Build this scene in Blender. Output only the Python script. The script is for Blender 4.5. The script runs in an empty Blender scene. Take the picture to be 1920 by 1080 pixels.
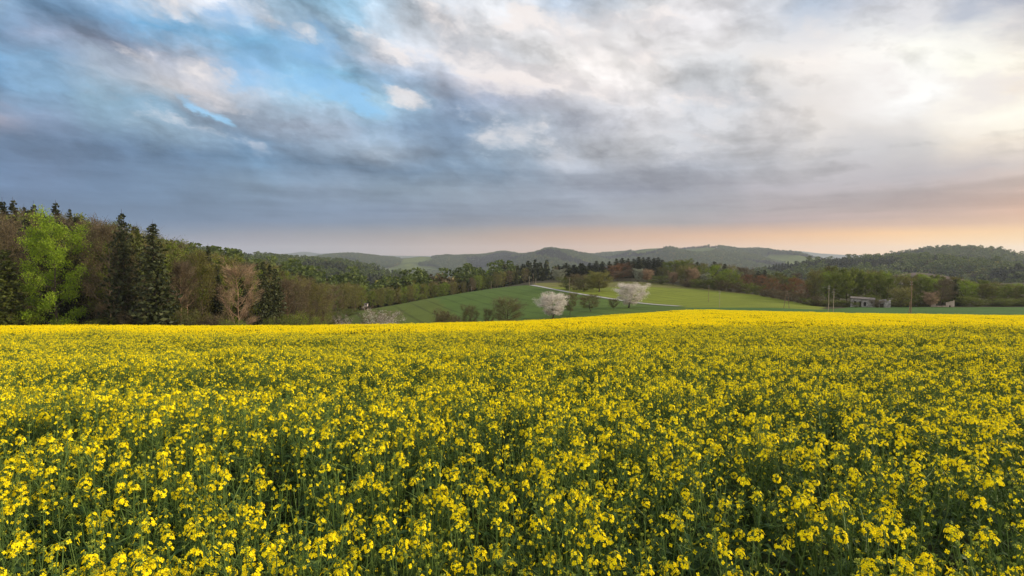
import bpy, math, random
import numpy as np
from mathutils import Vector, Matrix

sc = bpy.context.scene
R = math.radians
rng = np.random.default_rng(11)
random.seed(11)

# ------------------------------------------------------------------ camera, exposure
F = 1067.0            # focal length in pixels of the 1920 px wide photograph (20 mm lens)
CZ = 2.13             # eye height above the soil
HY = 482.0            # row of the true horizon
PITCH = math.atan((540 - HY) / F)
cam_d = bpy.data.cameras.new("camera")
cam_d.lens = 36 * F / 1920
cam_d.clip_start = 0.05
cam_d.clip_end = 40000
cam = bpy.data.objects.new("camera", cam_d)
sc.collection.objects.link(cam)
cam.location = (0, 0, CZ)
cam.rotation_euler = (R(90) - PITCH, 0, 0)
sc.camera = cam
sc.view_settings.view_transform = 'Standard'
sc.view_settings.look = 'None'
sc.view_settings.exposure = 0.22
sc.view_settings.gamma = 1.0
sc.render.film_transparent = False
sc.cycles.max_bounces = 8
sc.cycles.diffuse_bounces = 3
sc.cycles.transmission_bounces = 4
sc.cycles.volume_bounces = 0
sc.cycles.use_denoising = True

# ------------------------------------------------------------------ sun
SUN_AZ, SUN_EL = R(88), R(18)
sun_d = bpy.data.lights.new("sun", 'SUN')
sun_d.energy = 5.0
sun_d.angle = R(12)
sun_d.color = (1.0, 0.83, 0.61)
sun = bpy.data.objects.new("sun", sun_d)
sc.collection.objects.link(sun)
sun_dir = Vector((math.sin(SUN_AZ) * math.cos(SUN_EL), math.cos(SUN_AZ) * math.cos(SUN_EL), math.sin(SUN_EL)))
sun.rotation_euler = sun_dir.to_track_quat('Z', 'Y').to_euler()
sun.location = (60, 30, 60)


def lin(c):
    c = np.asarray(c, float) / 255.0
    return np.where(c <= 0.04045, c / 12.92, ((c + 0.055) / 1.055) ** 2.4)


# ------------------------------------------------------------------ node helper
class NT:
    def __init__(self, tree):
        self.t = tree
        self.n = tree.nodes
        self.l = tree.links

    def new(self, typ, **kw):
        n = self.n.new(typ)
        for k, v in kw.items():
            setattr(n, k, v)
        return n

    def set(self, sock, v):
        if isinstance(v, bpy.types.NodeSocket):
            self.l.new(v, sock)
        else:
            sock.default_value = v

    def m(self, op, a, b=None, c=None, clamp=False):
        n = self.new('ShaderNodeMath', operation=op, use_clamp=clamp)
        self.set(n.inputs[0], a)
        if b is not None:
            self.set(n.inputs[1], b)
        if c is not None:
            self.set(n.inputs[2], c)
        return n.outputs[0]

    def v(self, op, a, b=None):
        n = self.new('ShaderNodeVectorMath', operation=op)
        self.set(n.inputs[0], a)
        if b is not None:
            self.set(n.inputs['Scale'] if op == 'SCALE' else n.inputs[1], b)
        return n.outputs[0]

    def xyz(self, x, y, z):
        n = self.new('ShaderNodeCombineXYZ')
        for i, q in enumerate((x, y, z)):
            self.set(n.inputs[i], q)
        return n.outputs[0]

    def noise(self, vec, scale=1.0, detail=4.0, rough=0.55, dist=0.0):
        n = self.new('ShaderNodeTexNoise')
        if vec is not None:
            self.set(n.inputs['Vector'], vec)
        n.inputs['Scale'].default_value = scale
        n.inputs['Detail'].default_value = detail
        n.inputs['Roughness'].default_value = rough
        n.inputs['Distortion'].default_value = dist
        return n

    def smooth(self, x, a, b, lo=0.0, hi=1.0, kind='SMOOTHSTEP'):
        n = self.new('ShaderNodeMapRange', interpolation_type=kind)
        self.set(n.inputs[0], x)
        for i, q in enumerate((a, b, lo, hi)):
            self.set(n.inputs[i + 1], q)
        return n.outputs[0]

    def mix(self, f, a, b, blend='MIX'):
        n = self.new('ShaderNodeMix', data_type='RGBA', blend_type=blend, clamp_factor=True)
        self.set(n.inputs[0], f)
        self.set(n.inputs[6], a if isinstance(a, bpy.types.NodeSocket) else (*a[:3], 1))
        self.set(n.inputs[7], b if isinstance(b, bpy.types.NodeSocket) else (*b[:3], 1))
        return n.outputs[2]


# ------------------------------------------------------------------ world: sky and clouds (all by direction)
SKYC = {
 0: [(130,155,180),(105,150,190),(175,190,205),(225,218,218),(135,165,190),(115,180,215),(175,195,212),(200,205,212),(205,208,212),(165,182,202),(205,208,212),(215,212,214),(195,202,212),(160,175,195),(215,212,215),(165,175,192),(160,163,175)],
 40: [(110,145,180),(115,140,170),(100,150,190),(110,180,220),(190,195,205),(150,185,210),(160,185,205),(205,207,212),(205,207,210),(205,207,211),(215,212,213),(215,213,215),(215,213,215),(195,203,213),(225,222,220),(200,203,208),(190,188,190)],
 80: [(105,155,195),(165,165,180),(105,135,170),(115,155,190),(120,175,210),(150,175,200),(225,215,212),(190,195,205),(215,212,212),(225,220,218),(215,213,213),(215,212,213),(205,207,213),(222,219,220),(245,240,235),(245,242,238),(240,235,228)],
 120: [(90,125,160),(125,160,190),(195,190,195),(190,190,198),(115,165,205),(120,175,212),(150,165,185),(185,190,200),(200,203,208),(222,217,215),(218,214,213),(205,207,212),(222,218,216),(235,230,228),(250,248,244),(248,242,235),(245,238,228)],
 160: [(92,125,158),(120,165,195),(150,170,185),(215,205,203),(165,180,195),(125,185,215),(130,165,195),(150,160,178),(205,195,192),(215,210,210),(215,211,211),(190,198,208),(205,205,208),(220,216,215),(250,248,245),(225,220,215),(225,215,205)],
 200: [(165,160,172),(105,130,160),(130,165,185),(115,140,165),(160,168,182),(150,170,188),(150,185,205),(125,145,170),(160,165,180),(190,192,200),(205,204,208),(190,195,205),(205,203,205),(215,210,208),(250,248,246),(250,248,244),(250,245,235)],
 240: [(100,125,155),(115,135,160),(120,150,172),(150,170,185),(105,135,162),(155,160,175),(130,155,180),(110,135,162),(150,160,172),(160,165,178),(190,190,195),(195,197,203),(205,202,203),(225,220,215),(195,195,200),(235,228,218),(240,235,225)],
 280: [(100,125,155),(100,125,155),(100,128,158),(98,128,158),(98,130,160),(120,145,168),(145,158,172),(115,138,162),(135,152,168),(170,175,185),(185,187,193),(185,187,193),(190,190,195),(205,203,206),(185,187,193),(215,208,200),(225,215,205)],
 320: [(98,125,158),(102,125,155),(95,122,152),(98,125,152),(98,128,155),(102,128,155),(105,130,155),(108,130,152),(115,135,155),(150,158,172),(155,160,172),(152,158,172),(172,175,185),(180,180,187),(172,174,182),(178,175,180),(190,182,182)],
 360: [(100,127,160),(100,125,155),(105,130,158),(110,132,155),(125,145,165),(128,145,165),(125,143,160),(125,140,155),(138,150,165),(142,150,165),(140,145,160),(150,152,162),(165,165,172),(168,166,172),(168,163,168),(175,165,165),(195,172,160)],
 400: [(100,125,158),(100,127,158),(98,125,155),(102,127,155),(110,132,158),(115,135,160),(118,135,158),(125,138,155),(130,140,155),(140,147,160),(150,153,160),(155,155,162),(165,160,162),(172,163,162),(180,165,158),(195,172,158),(215,180,152)],
 418: [(102,127,158),(102,128,158),(102,127,156),(106,129,156),(113,133,158),(118,136,159),(122,137,157),(130,139,154),(138,143,154),(150,149,157),(158,155,158),(165,157,158),(176,162,160),(184,165,158),(194,170,156),(212,182,155),(226,190,152)],
 438: [(110,130,160),(110,130,160),(112,130,160),(125,138,160),(138,142,160),(140,143,158),(145,145,157),(155,150,155),(175,155,150),(190,160,148),(200,165,148),(212,172,150),(225,182,150),(235,190,150),(245,200,155),(252,210,160),(252,213,165)],
 455: [(140,143,165),(140,143,165),(140,143,165),(145,145,163),(150,147,160),(155,150,158),(165,152,155),(178,157,150),(190,160,148),(200,165,146),(212,172,148),(225,182,150),(235,190,152),(243,198,155),(250,207,160),(252,215,168),(253,218,172)],
 478: [(150,150,170),(150,150,170),(150,150,170),(152,152,169),(155,155,168),(160,155,165),(170,158,160),(185,162,155),(200,168,152),(210,173,150),(220,180,150),(232,190,155),(243,200,160),(250,205,165),(253,212,172),(253,220,180),(253,222,185)],
}
for r_ in (438, 455, 478):
    SKYC[r_] = [(c[0] * (1 + .05 * i / 16), c[1] * (1 + .01 * i / 16), c[2] * (1 - .15 * i / 16)) for i, c in enumerate(SKYC[r_])]
for r_ in (80, 120, 160, 200, 240, 280, 320, 360, 400, 418):
    SKYC[r_] = [(c[0] * (1.03 if r_ > 330 and i > 11 else 1.0), c[1] * (1 - .012 * max(0, i - 9) / 7), c[2] * (1 - .035 * max(0, i - 8) / 8)) for i, c in enumerate(SKYC[r_])]
_rows = sorted(SKYC)
_arr = np.array([lin(np.minimum(SKYC[r], 240)) if r < 400 else lin(SKYC[r]) for r in _rows])


def sky_at(az, el):
    """large-scale cloud tone seen in direction (azimuth, elevation)"""
    x = math.sin(az) * math.cos(el); y = math.cos(az) * math.cos(el); z = math.sin(el)
    c, s = math.cos(PITCH), math.sin(PITCH)
    fy = y * c - z * s; uy = y * s + z * c
    px = min(max(960 + F * x / fy, 0), 1920); py = min(max(540 - F * uy / fy, 0), 478)
    i = min(int(np.searchsorted(_rows, py, 'right')) - 1, len(_rows) - 2)
    ty = (py - _rows[i]) / (_rows[i + 1] - _rows[i])
    j = min(int(px // 120), 15); tx = px / 120 - j
    a = _arr[i, j] * (1 - tx) + _arr[i, j + 1] * tx
    b = _arr[i + 1, j] * (1 - tx) + _arr[i + 1, j + 1] * tx
    return a * (1 - ty) + b * ty


world = bpy.data.worlds.new("World")
sc.world = world
world.use_nodes = True
W = NT(world.node_tree)
W.n.clear()
tc = W.new('ShaderNodeTexCoord')
sep = W.new('ShaderNodeSeparateXYZ')
W.l.new(tc.outputs['Generated'], sep.inputs[0])
dx, dy, dz = sep.outputs
az = W.m('ARCTAN2', dx, dy)
el = W.m('ARCSINE', dz)
pz = W.m('ADD', W.m('MAXIMUM', dz, 0.0), 0.10)
ppx = W.m('DIVIDE', dx, pz)
ppy = W.m('DIVIDE', dy, pz)
A0 = R(14)
cross = W.m('SUBTRACT', W.m('MULTIPLY', ppx, math.cos(A0)), W.m('MULTIPLY', ppy, math.sin(A0)))
along = W.m('ADD', W.m('MULTIPLY', ppx, math.sin(A0)), W.m('MULTIPLY', ppy, math.cos(A0)))
pv = W.xyz(cross, W.m('MULTIPLY', along, 0.62), 0.3)
sh = W.m('ADD', el, W.m('MULTIPLY', az, 0.15))
wn = W.noise(W.xyz(W.m('MULTIPLY', az, 5.0), W.m('MULTIPLY', sh, 11.0), 2.6), 1.0, 10, 0.64)
wv = W.v('SUBTRACT', wn.outputs['Color'], (0.5, 0.5, 0.5))
wsep = W.new('ShaderNodeSeparateXYZ')
W.l.new(wv, wsep.inputs[0])
ampe = W.smooth(el, R(1.0), R(12), 0.0, 1.0)
az2 = W.m('ADD', az, W.m('MULTIPLY', W.m('MULTIPLY', wsep.outputs[0], 0.15), ampe))
el2 = W.m('ADD', el, W.m('MULTIPLY', W.m('MULTIPLY', wsep.outputs[1], 0.10), W.m('ADD', W.m('MULTIPLY', ampe, 0.95), 0.03)))
AZR = R(46)
fac = W.m('DIVIDE', W.m('ADD', az2, AZR), 2 * AZR, clamp=True)
ELS = [R(e) for e in (0, 1.0, 2.0, 2.7, 3.3, 4.4, 6.5, 8.5, 10.5, 12.5, 14.5, 16.5, 18.5, 21, 24)]
NST = 26
col = None
for i, e in enumerate(ELS):
    rp = W.new('ShaderNodeValToRGB')
    cr = rp.color_ramp
    cr.interpolation = 'EASE' if i > 5 else 'LINEAR'
    while len(cr.elements) < NST:
        cr.elements.new(0.5)
    for k in range(NST):
        cr.elements[k].position = k / (NST - 1)
    for k in range(NST):
        a = -AZR + 2 * AZR * k / (NST - 1)
        cr.elements[k].color = (*[float(q) for q in sky_at(a, max(e, 0.004))], 1)
    W.set(rp.inputs[0], fac)
    if col is None:
        col = rp.outputs[0]
    else:
        t = W.smooth(el2, ELS[i - 1], e, kind='LINEAR')
        col = W.mix(t, col, rp.outputs[0])
# billows: finer density modulation of the cloud sheet, with lit rims and grey undersides
pv2 = W.v('ADD', pv, W.v('SCALE', wv, 0.35))
n2 = W.noise(pv2, 2.7, 8, 0.53)
n3 = W.noise(pv2, 1.2, 6, 0.55)
n4 = W.noise(W.v('ADD', W.xyz(W.m('MULTIPLY', az, 6.0), W.m('MULTIPLY', sh, 11.5), 1.7), W.v('SCALE', wv, 1.2)), 1.0, 9, 0.56)
n5 = W.noise(W.v('ADD', W.xyz(W.m('MULTIPLY', az, 14.0), W.m('MULTIPLY', sh, 22.0), 4.2), W.v('SCALE', wv, 1.2)), 1.0, 9, 0.56)
nn = W.m('ADD', W.m('ADD', W.m('MULTIPLY', n2.outputs[0], 0.16), W.m('MULTIPLY', n3.outputs[0], 0.16)), W.m('ADD', W.m('MULTIPLY', n4.outputs[0], 0.40), W.m('MULTIPLY', n5.outputs[0], 0.28)))
def puffs(ka, ke, off, d1, d2, lo, hi):
    def dens(oa, oe):
        q = W.xyz(W.m('ADD', W.m('MULTIPLY', az, ka), oa), W.m('ADD', W.m('MULTIPLY', sh, ke), oe), off)
        return W.smooth(W.noise(W.v('ADD', q, W.v('SCALE', wv, 0.7)), 1.0, 8, 0.50).outputs[0], lo, hi)
    return W.m('SUBTRACT', dens(0.0, 0.0), dens(d1, d2))


emb = W.m('ADD', W.m('MULTIPLY', puffs(7.5, 12.5, 7.7, 0.12, 0.26, 0.36, 0.66), 0.55), W.m('MULTIPLY', puffs(18.0, 27.0, 3.1, 0.10, 0.22, 0.34, 0.68), 0.26))
emb = W.m('MULTIPLY', emb, W.smooth(el, R(4), R(13), 0.10, 1.0))
amp = W.m('MULTIPLY', W.smooth(el, R(1.5), R(12), 0.08, 1.0), W.smooth(az, R(-15), R(25), 1.7, 1.25))
bil = W.m('MULTIPLY', W.m('SUBTRACT', nn, 0.44), W.m('MULTIPLY', amp, 2.3))
band = W.noise(W.v('ADD', W.xyz(W.m('MULTIPLY', az, 2.6), W.m('MULTIPLY', el, 36.0), 8.8), W.v('SCALE', wv, 0.5)), 1.0, 6, 0.5)
band = W.m('MULTIPLY', W.m('SUBTRACT', W.smooth(band.outputs[0], 0.36, 0.64), 0.5), W.m('MULTIPLY', W.smooth(el, R(2.5), R(4.5)), W.smooth(el, R(9), R(14), 0.26, 0.0)))
bil = W.m('ADD', W.m('ADD', bil, band), W.m('MULTIPLY', emb, W.smooth(az, R(5), R(32), 0.62, 0.45)))
bil = W.m('ADD', 1.0, W.m('MAXIMUM', W.m('MINIMUM', bil, W.smooth(az, R(5), R(28), 0.60, 0.20)), -0.42))
col = W.mix(1.0, col, W.xyz(bil, bil, bil), 'MULTIPLY')
rim = W.m('MULTIPLY', W.smooth(nn, 0.53, 0.63, 0.0, 0.65), W.smooth(el, R(7), R(13)))
col = W.mix(rim, col, (0.84, 0.79, 0.77))
# unseen vault behind and overhead: pale broken overcast, brightened to add fill light
vault_fill = W.mix(n3.outputs[0], (0.88, 0.91, 0.97), (1.30, 1.24, 1.18))
col = W.mix(W.smooth(W.m('ABSOLUTE', az), R(60), R(105)), col, vault_fill)
col = W.mix(W.smooth(el, R(30), R(48)), col, vault_fill)
# openings where the clear sky shows
def blobs(lst, slope):
    """soft patches of the vault, given as (column, row, half width, half height) of the photograph turned into directions"""
    acc = None
    for (gx, gy, sx, sy) in lst:
        v0 = (540 - gy) / F
        c_, s_ = math.cos(PITCH), math.sin(PITCH)
        X = (gx - 960) / F; Y = c_ + v0 * s_; Z = -s_ + v0 * c_
        ga = math.atan2(X, Y); ge = math.atan2(Z, math.hypot(X, Y))
        da = W.m('SUBTRACT', az2, ga)
        du = W.m('DIVIDE', da, sx / F)
        dv = W.m('DIVIDE', W.m('SUBTRACT', W.m('ADD', el2, W.m('MULTIPLY', da, slope)), ge), sy / F)
        q = W.m('EXPONENT', W.m('MULTIPLY', W.m('ADD', W.m('MULTIPLY', du, du), W.m('MULTIPLY', dv, dv)), -1.0))
        acc = q if acc is None else W.m('ADD', acc, q)
    return acc


nd = W.m('SUBTRACT', W.m('ADD', W.m('MULTIPLY', nn, 0.6), W.m('MULTIPLY', n5.outputs[0], 0.4)), 0.5)
gap = blobs(((490, 140, 90, 32), (580, 90, 58, 40), (425, 22, 40, 34), (630, 178, 75, 16), (400, 205, 60, 10), (690, 195, 55, 12)), 0.30)
gapm = W.smooth(W.m('ADD', gap, W.m('MULTIPLY', nd, -5.0)), 0.30, 1.55, 0.0, 0.74)
gapm = W.m('MULTIPLY', gapm, W.smooth(gap, 0.12, 0.50))
puff = blobs(((320, 12, 75, 22), (510, 45, 75, 26), (690, 72, 85, 26), (390, 132, 80, 20), (240, 105, 60, 14), (430, 185, 70, 12), (880, 95, 85, 32), (1030, 60, 90, 32), (770, 190, 70, 16), (1200, 90, 90, 28), (1330, 180, 110, 20), (1090, 160, 90, 20), (960, 140, 70, 22), (820, 20, 70, 20), (1130, 25, 70, 20), (1260, 30, 60, 20), (1300, 262, 100, 12)), 0.22)
pm = W.smooth(W.m('ADD', puff, W.m('MULTIPLY', nd, 5.0)), 0.35, 1.25, 0.0, 0.72)
pm = W.m('MULTIPLY', pm, W.smooth(puff, 0.10, 0.5))
col = W.mix(pm, col, W.mix(W.smooth(nd, -0.05, 0.10), (0.60, 0.58, 0.60), (0.92, 0.85, 0.82)))
gapm = W.m('MULTIPLY', gapm, W.m('SUBTRACT', 1.0, pm))
sky = W.new('ShaderNodeTexSky')
sky.sky_type = 'NISHITA'
sky.sun_disc = False
sky.sun_elevation = SUN_EL
sky.sun_rotation = SUN_AZ
sky.altitude = 400
bg_sky = W.new('ShaderNodeBackground'); bg_sky.inputs['Strength'].default_value = 0.13
W.l.new(W.mix(1.0, sky.outputs[0], (1.15, 1.55, 1.70), 'MULTIPLY'), bg_sky.inputs[0])
bg_cl = W.new('ShaderNodeBackground'); bg_cl.inputs['Strength'].default_value = 0.86
W.l.new(col, bg_cl.inputs[0])
mxs = W.new('ShaderNodeMixShader')
W.l.new(gapm, mxs.inputs[0])
W.l.new(bg_cl.outputs[0], mxs.inputs[1])
W.l.new(bg_sky.outputs[0], mxs.inputs[2])
wo = W.new('ShaderNodeOutputWorld')
W.l.new(mxs.outputs[0], wo.inputs['Surface'])


# ------------------------------------------------------------------ small helpers
def P(px, py, Y):
    """world point seen at photo pixel (px, py) at distance Y ahead"""
    c, s = math.cos(PITCH), math.sin(PITCH)
    yp = (py - 540) / F
    t = Y / (c - yp * s)
    return Vector(((px - 960) / F * t, Y, CZ + t * (-s - yp * c)))


def zpy(py, Y):
    return P(960, py, Y).z


def tag(o, label=None, cat=None, group=None, kind=None):
    if label: o['label'] = label
    if cat: o['category'] = cat
    if group: o['group'] = group
    if kind: o['kind'] = kind
    return o


def link(o):
    sc.collection.objects.link(o)
    return o


class MB:
    """collects vertices and faces (with a material slot and a tint per face) into ONE mesh"""

    def __init__(self):
        self.V = []; self.L = []; self.S = []; self.M = []; self.T = []; self.n = 0

    def add(self, verts, faces, mat=0, tint=None):
        verts = np.asarray(verts, float).reshape(-1, 3)
        faces = np.asarray(faces, int)
        self.V.append(verts)
        self.L.append((faces + self.n).ravel())
        m, k = faces.shape
        self.S.append(np.full(m, k))
        self.M.append(np.full(m, mat))
        self.T.append(np.full(m, 0.5) if tint is None else np.broadcast_to(np.asarray(tint, float), (m,)))
        self.n += len(verts)
        return self

    def join(self, o):
        for v, l, s, m, t in zip(o.V, o.L, o.S, o.M, o.T):
            self.V.append(v); self.L.append(l + self.n); self.S.append(s); self.M.append(m); self.T.append(t)
        self.n += o.n
        return self

    def box(self, x0, x1, y0, y1, z0, z1, mat=0, tint=None):
        v = [(x, y, z) for z in (z0, z1) for y in (y0, y1) for x in (x0, x1)]
        f = [(0, 2, 3, 1), (4, 5, 7, 6), (0, 1, 5, 4), (1, 3, 7, 5), (3, 2, 6, 7), (2, 0, 4, 6)]
        return self.add(v, f, mat, tint)

    def tube(self, pts, rad, sides=5, mat=0, tint=None, cap=True):
        pts = np.asarray(pts, float); n = len(pts)
        rad = np.broadcast_to(np.asarray(rad, float), (n,))
        d = np.gradient(pts, axis=0)
        d /= np.linalg.norm(d, axis=1)[:, None] + 1e-9
        ref = np.array([0.0, 0, 1]) if abs(d[0, 2]) < 0.8 else np.array([1.0, 0, 0])
        u = np.cross(d, ref); u /= np.linalg.norm(u, axis=1)[:, None] + 1e-9
        w = np.cross(d, u)
        a = np.arange(sides) / sides * 2 * math.pi
        ring = pts[:, None, :] + rad[:, None, None] * (np.cos(a)[None, :, None] * u[:, None, :] + np.sin(a)[None, :, None] * w[:, None, :])
        i = np.arange(n - 1)[:, None]; j = np.arange(sides)[None, :]
        f = np.stack([i * sides + j, i * sides + (j + 1) % sides, (i + 1) * sides + (j + 1) % sides, (i + 1) * sides + j], -1).reshape(-1, 4)
        self.add(ring.reshape(-1, 3), f, mat, tint)
        if cap:
            self.add(ring[-1], [list(range(sides))], mat, tint)
        return self

    def cards(self, C, size, g, mat=0, tint=None, aspect=0.7, up=0.0):
        """leaf-sized kite faces at the points C"""
        C = np.asarray(C, float); n = len(C)
        if n == 0:
            return self
        a = g.normal(size=(n, 3)); a /= np.linalg.norm(a, axis=1)[:, None] + 1e-9
        b = g.normal(size=(n, 3)); b[:, 2] += up
        b -= a * (a * b).sum(1)[:, None]; b /= np.linalg.norm(b, axis=1)[:, None] + 1e-9
        s = np.broadcast_to(np.asarray(size, float), (n,))[:, None]
        V = np.stack([C - b * s * 0.5, C + a * s * 0.5 * aspect - b * s * 0.05, C + b * s * 0.5, C - a * s * 0.5 * aspect - b * s * 0.05], 1).reshape(-1, 3)
        f = np.arange(4 * n).reshape(-1, 4)
        return self.add(V, f, mat, g.random(n) if tint is None else tint)

    def slivers(self, A, B, w, g, mat=0, tint=None):
        """thin twigs from the points A to the points B"""
        A = np.asarray(A, float); B = np.asarray(B, float); n = len(A)
        d = B - A
        s = np.cross(d, g.normal(size=(n, 3))); s /= np.linalg.norm(s, axis=1)[:, None] + 1e-9
        w = np.broadcast_to(np.asarray(w, float), (n,))[:, None]
        V = np.stack([A - s * w * .5, A + s * w * .5, B + s * w * .22, B - s * w * .22], 1).reshape(-1, 3)
        return self.add(V, np.arange(4 * n).reshape(-1, 4), mat, g.random(n) if tint is None else tint)

    def mesh(self, name, mats, smooth=False):
        me = bpy.data.meshes.new(name)
        V = np.concatenate(self.V); L = np.concatenate(self.L); S = np.concatenate(self.S)
        me.vertices.add(len(V)); me.vertices.foreach_set('co', V.ravel())
        me.loops.add(len(L)); me.loops.foreach_set('vertex_index', L)
        me.polygons.add(len(S))
        me.polygons.foreach_set('loop_start', np.concatenate([[0], np.cumsum(S)[:-1]]))
        me.polygons.foreach_set('material_index', np.concatenate(self.M))
        me.polygons.foreach_set('use_smooth', np.full(len(S), smooth))
        at = me.attributes.new('tint', 'FLOAT', 'FACE')
        at.data.foreach_set('value', np.concatenate(self.T).astype(float))
        for m in mats:
            me.materials.append(m)
        me.update(calc_edges=True)
        return me

    def obj(self, name, mats, parent=None, smooth=False):
        o = link(bpy.data.objects.new(name, self.mesh(name, mats if isinstance(mats, (list, tuple)) else [mats], smooth)))
        o.parent = parent
        return o


def empty(name, loc, rz=0.0, scale=(1, 1, 1)):
    o = link(bpy.data.objects.new(name, None))
    o.empty_display_size = 0.3
    o.location = loc; o.rotation_euler = (0, 0, rz); o.scale = scale
    return o


# value noise on arrays
_perm = np.random.default_rng(5).random((256, 256))


def vnoise(x, y, seed=0):
    x = np.asarray(x, float) + seed * 17.31; y = np.asarray(y, float) + seed * 9.77
    xi = np.floor(x).astype(int); yi = np.floor(y).astype(int)
    fx = x - xi; fy = y - yi
    fx = fx * fx * (3 - 2 * fx); fy = fy * fy * (3 - 2 * fy)
    g = lambda a, b: _perm[a % 256, b % 256]
    return (g(xi, yi) * (1 - fx) + g(xi + 1, yi) * fx) * (1 - fy) + (g(xi, yi + 1) * (1 - fx) + g(xi + 1, yi + 1) * fx) * fy


def fbm(x, y, seed=0, octv=4, rough=0.5):
    t = 0; a = 1; s = 0
    for k in range(octv):
        t = t + a * vnoise(np.asarray(x) * 2 ** k, np.asarray(y) * 2 ** k, seed + k); s += a; a *= rough
    return t / s


# ------------------------------------------------------------------ materials
def new_mat(name):
    m = bpy.data.materials.new(name)
    m.use_nodes = True
    T = NT(m.node_tree)
    T.n.clear()
    out = T.new('ShaderNodeOutputMaterial')
    return m, T, out


def leaf_mat(name, dark, light, trans=0.35, obj_var=0.25, rough=0.6, spec=0.2):
    m, T, out = new_mat(name)
    at = T.new('ShaderNodeAttribute', attribute_name='tint')
    oi = T.new('ShaderNodeObjectInfo')
    c = T.mix(at.outputs['Fac'], dark, light)
    k = T.m('ADD', 1.0 - obj_var, T.m('MULTIPLY', oi.outputs['Random'], 2 * obj_var))
    c = T.mix(1.0, c, T.xyz(k, k, k), 'MULTIPLY')
    bs = T.new('ShaderNodeBsdfPrincipled')
    T.set(bs.inputs['Base Color'], c)
    bs.inputs['Roughness'].default_value = rough
    bs.inputs['Specular IOR Level'].default_value = spec
    tr = T.new('ShaderNodeBsdfTranslucent')
    T.set(tr.inputs[0], c)
    mx = T.new('ShaderNodeMixShader'); mx.inputs[0].default_value = trans
    T.l.new(bs.outputs[0], mx.inputs[1]); T.l.new(tr.outputs[0], mx.inputs[2])
    T.l.new(mx.outputs[0], out.inputs[0])
    return m


def surf_mat(name, c1, c2, scale=1.0, rough=0.9, detail=5, bump=0.0, lo=0.35, hi=0.65, obj_coord=False):
    m, T, out = new_mat(name)
    if obj_coord:
        vec = T.new('ShaderNodeTexCoord').outputs['Object']
    else:
        vec = T.new('ShaderNodeNewGeometry').outputs['Position']
    n = T.noise(vec, scale, detail, 0.6)
    c = T.mix(T.smooth(n.outputs[0], lo, hi), c1, c2)
    bs = T.new('ShaderNodeBsdfPrincipled')
    T.set(bs.inputs['Base Color'], c)
    bs.inputs['Roughness'].default_value = rough
    bs.inputs['Specular IOR Level'].default_value = 0.25
    if bump:
        b = T.new('ShaderNodeBump'); b.inputs['Strength'].default_value = bump
        T.l.new(n.outputs[0], b.inputs['Height']); T.l.new(b.outputs[0], bs.inputs['Normal'])
    T.l.new(bs.outputs[0], out.inputs[0])
    return m


MAT = {}
MAT['beech'] = leaf_mat('beech_leaf', (0.095, 0.165, 0.008), (0.27, 0.37, 0.020), 0.4, 0.12)
MAT['green'] = leaf_mat('green_leaf', (0.058, 0.090, 0.010), (0.175, 0.210, 0.020), 0.35)
MAT['olive'] = leaf_mat('olive_leaf', (0.075, 0.080, 0.016), (0.210, 0.200, 0.030), 0.35)
MAT['brown'] = leaf_mat('brown_bud', (0.060, 0.048, 0.022), (0.150, 0.118, 0.052), 0.2)
MAT['rust'] = leaf_mat('rust_leaf', (0.095, 0.046, 0.020), (0.230, 0.105, 0.036), 0.3)
MAT['spruce'] = leaf_mat('spruce_needle', (0.013, 0.019, 0.006), (0.048, 0.056, 0.016), 0.1)
MAT['larch'] = leaf_mat('larch_needle', (0.05, 0.07, 0.012), (0.135, 0.155, 0.025), 0.3)
MAT['blossom'] = leaf_mat('blossom_petal', (0.40, 0.36, 0.32), (0.82, 0.76, 0.69), 0.3, 0.08)
MAT['peach'] = leaf_mat('peach_blossom', (0.24, 0.16, 0.10), (0.40, 0.29, 0.17), 0.3, 0.1)
MAT['mass_green'] = leaf_mat('mass_green', (0.054, 0.078, 0.016), (0.112, 0.145, 0.030), 0.3, 0.2)
MAT['pale'] = leaf_mat('pale_leaf', (0.16, 0.18, 0.13), (0.32, 0.34, 0.25), 0.3, 0.1)
MAT['orchard'] = leaf_mat('orchard_leaf', (0.060, 0.068, 0.018), (0.150, 0.155, 0.040), 0.3, 0.15)
MAT['willow'] = leaf_mat('willow_leaf', (0.10, 0.105, 0.025), (0.21, 0.20, 0.045), 0.35, 0.1)
MAT['bark'] = surf_mat('bark', (0.045, 0.034, 0.024), (0.105, 0.080, 0.055), 3.0, obj_coord=True)
MAT['bark_tan'] = surf_mat('bark_tan', (0.17, 0.105, 0.065), (0.30, 0.20, 0.125), 3.0, obj_coord=True)
MAT['bark_dark'] = surf_mat('bark_dark', (0.025, 0.020, 0.016), (0.06, 0.048, 0.038), 3.0, obj_coord=True)
MAT['twig'] = leaf_mat('twig', (0.055, 0.040, 0.024), (0.125, 0.090, 0.052), 0.0)
MAT['twig_tan'] = leaf_mat('twig_tan', (0.13, 0.085, 0.05), (0.24, 0.165, 0.10), 0.0)

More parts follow.
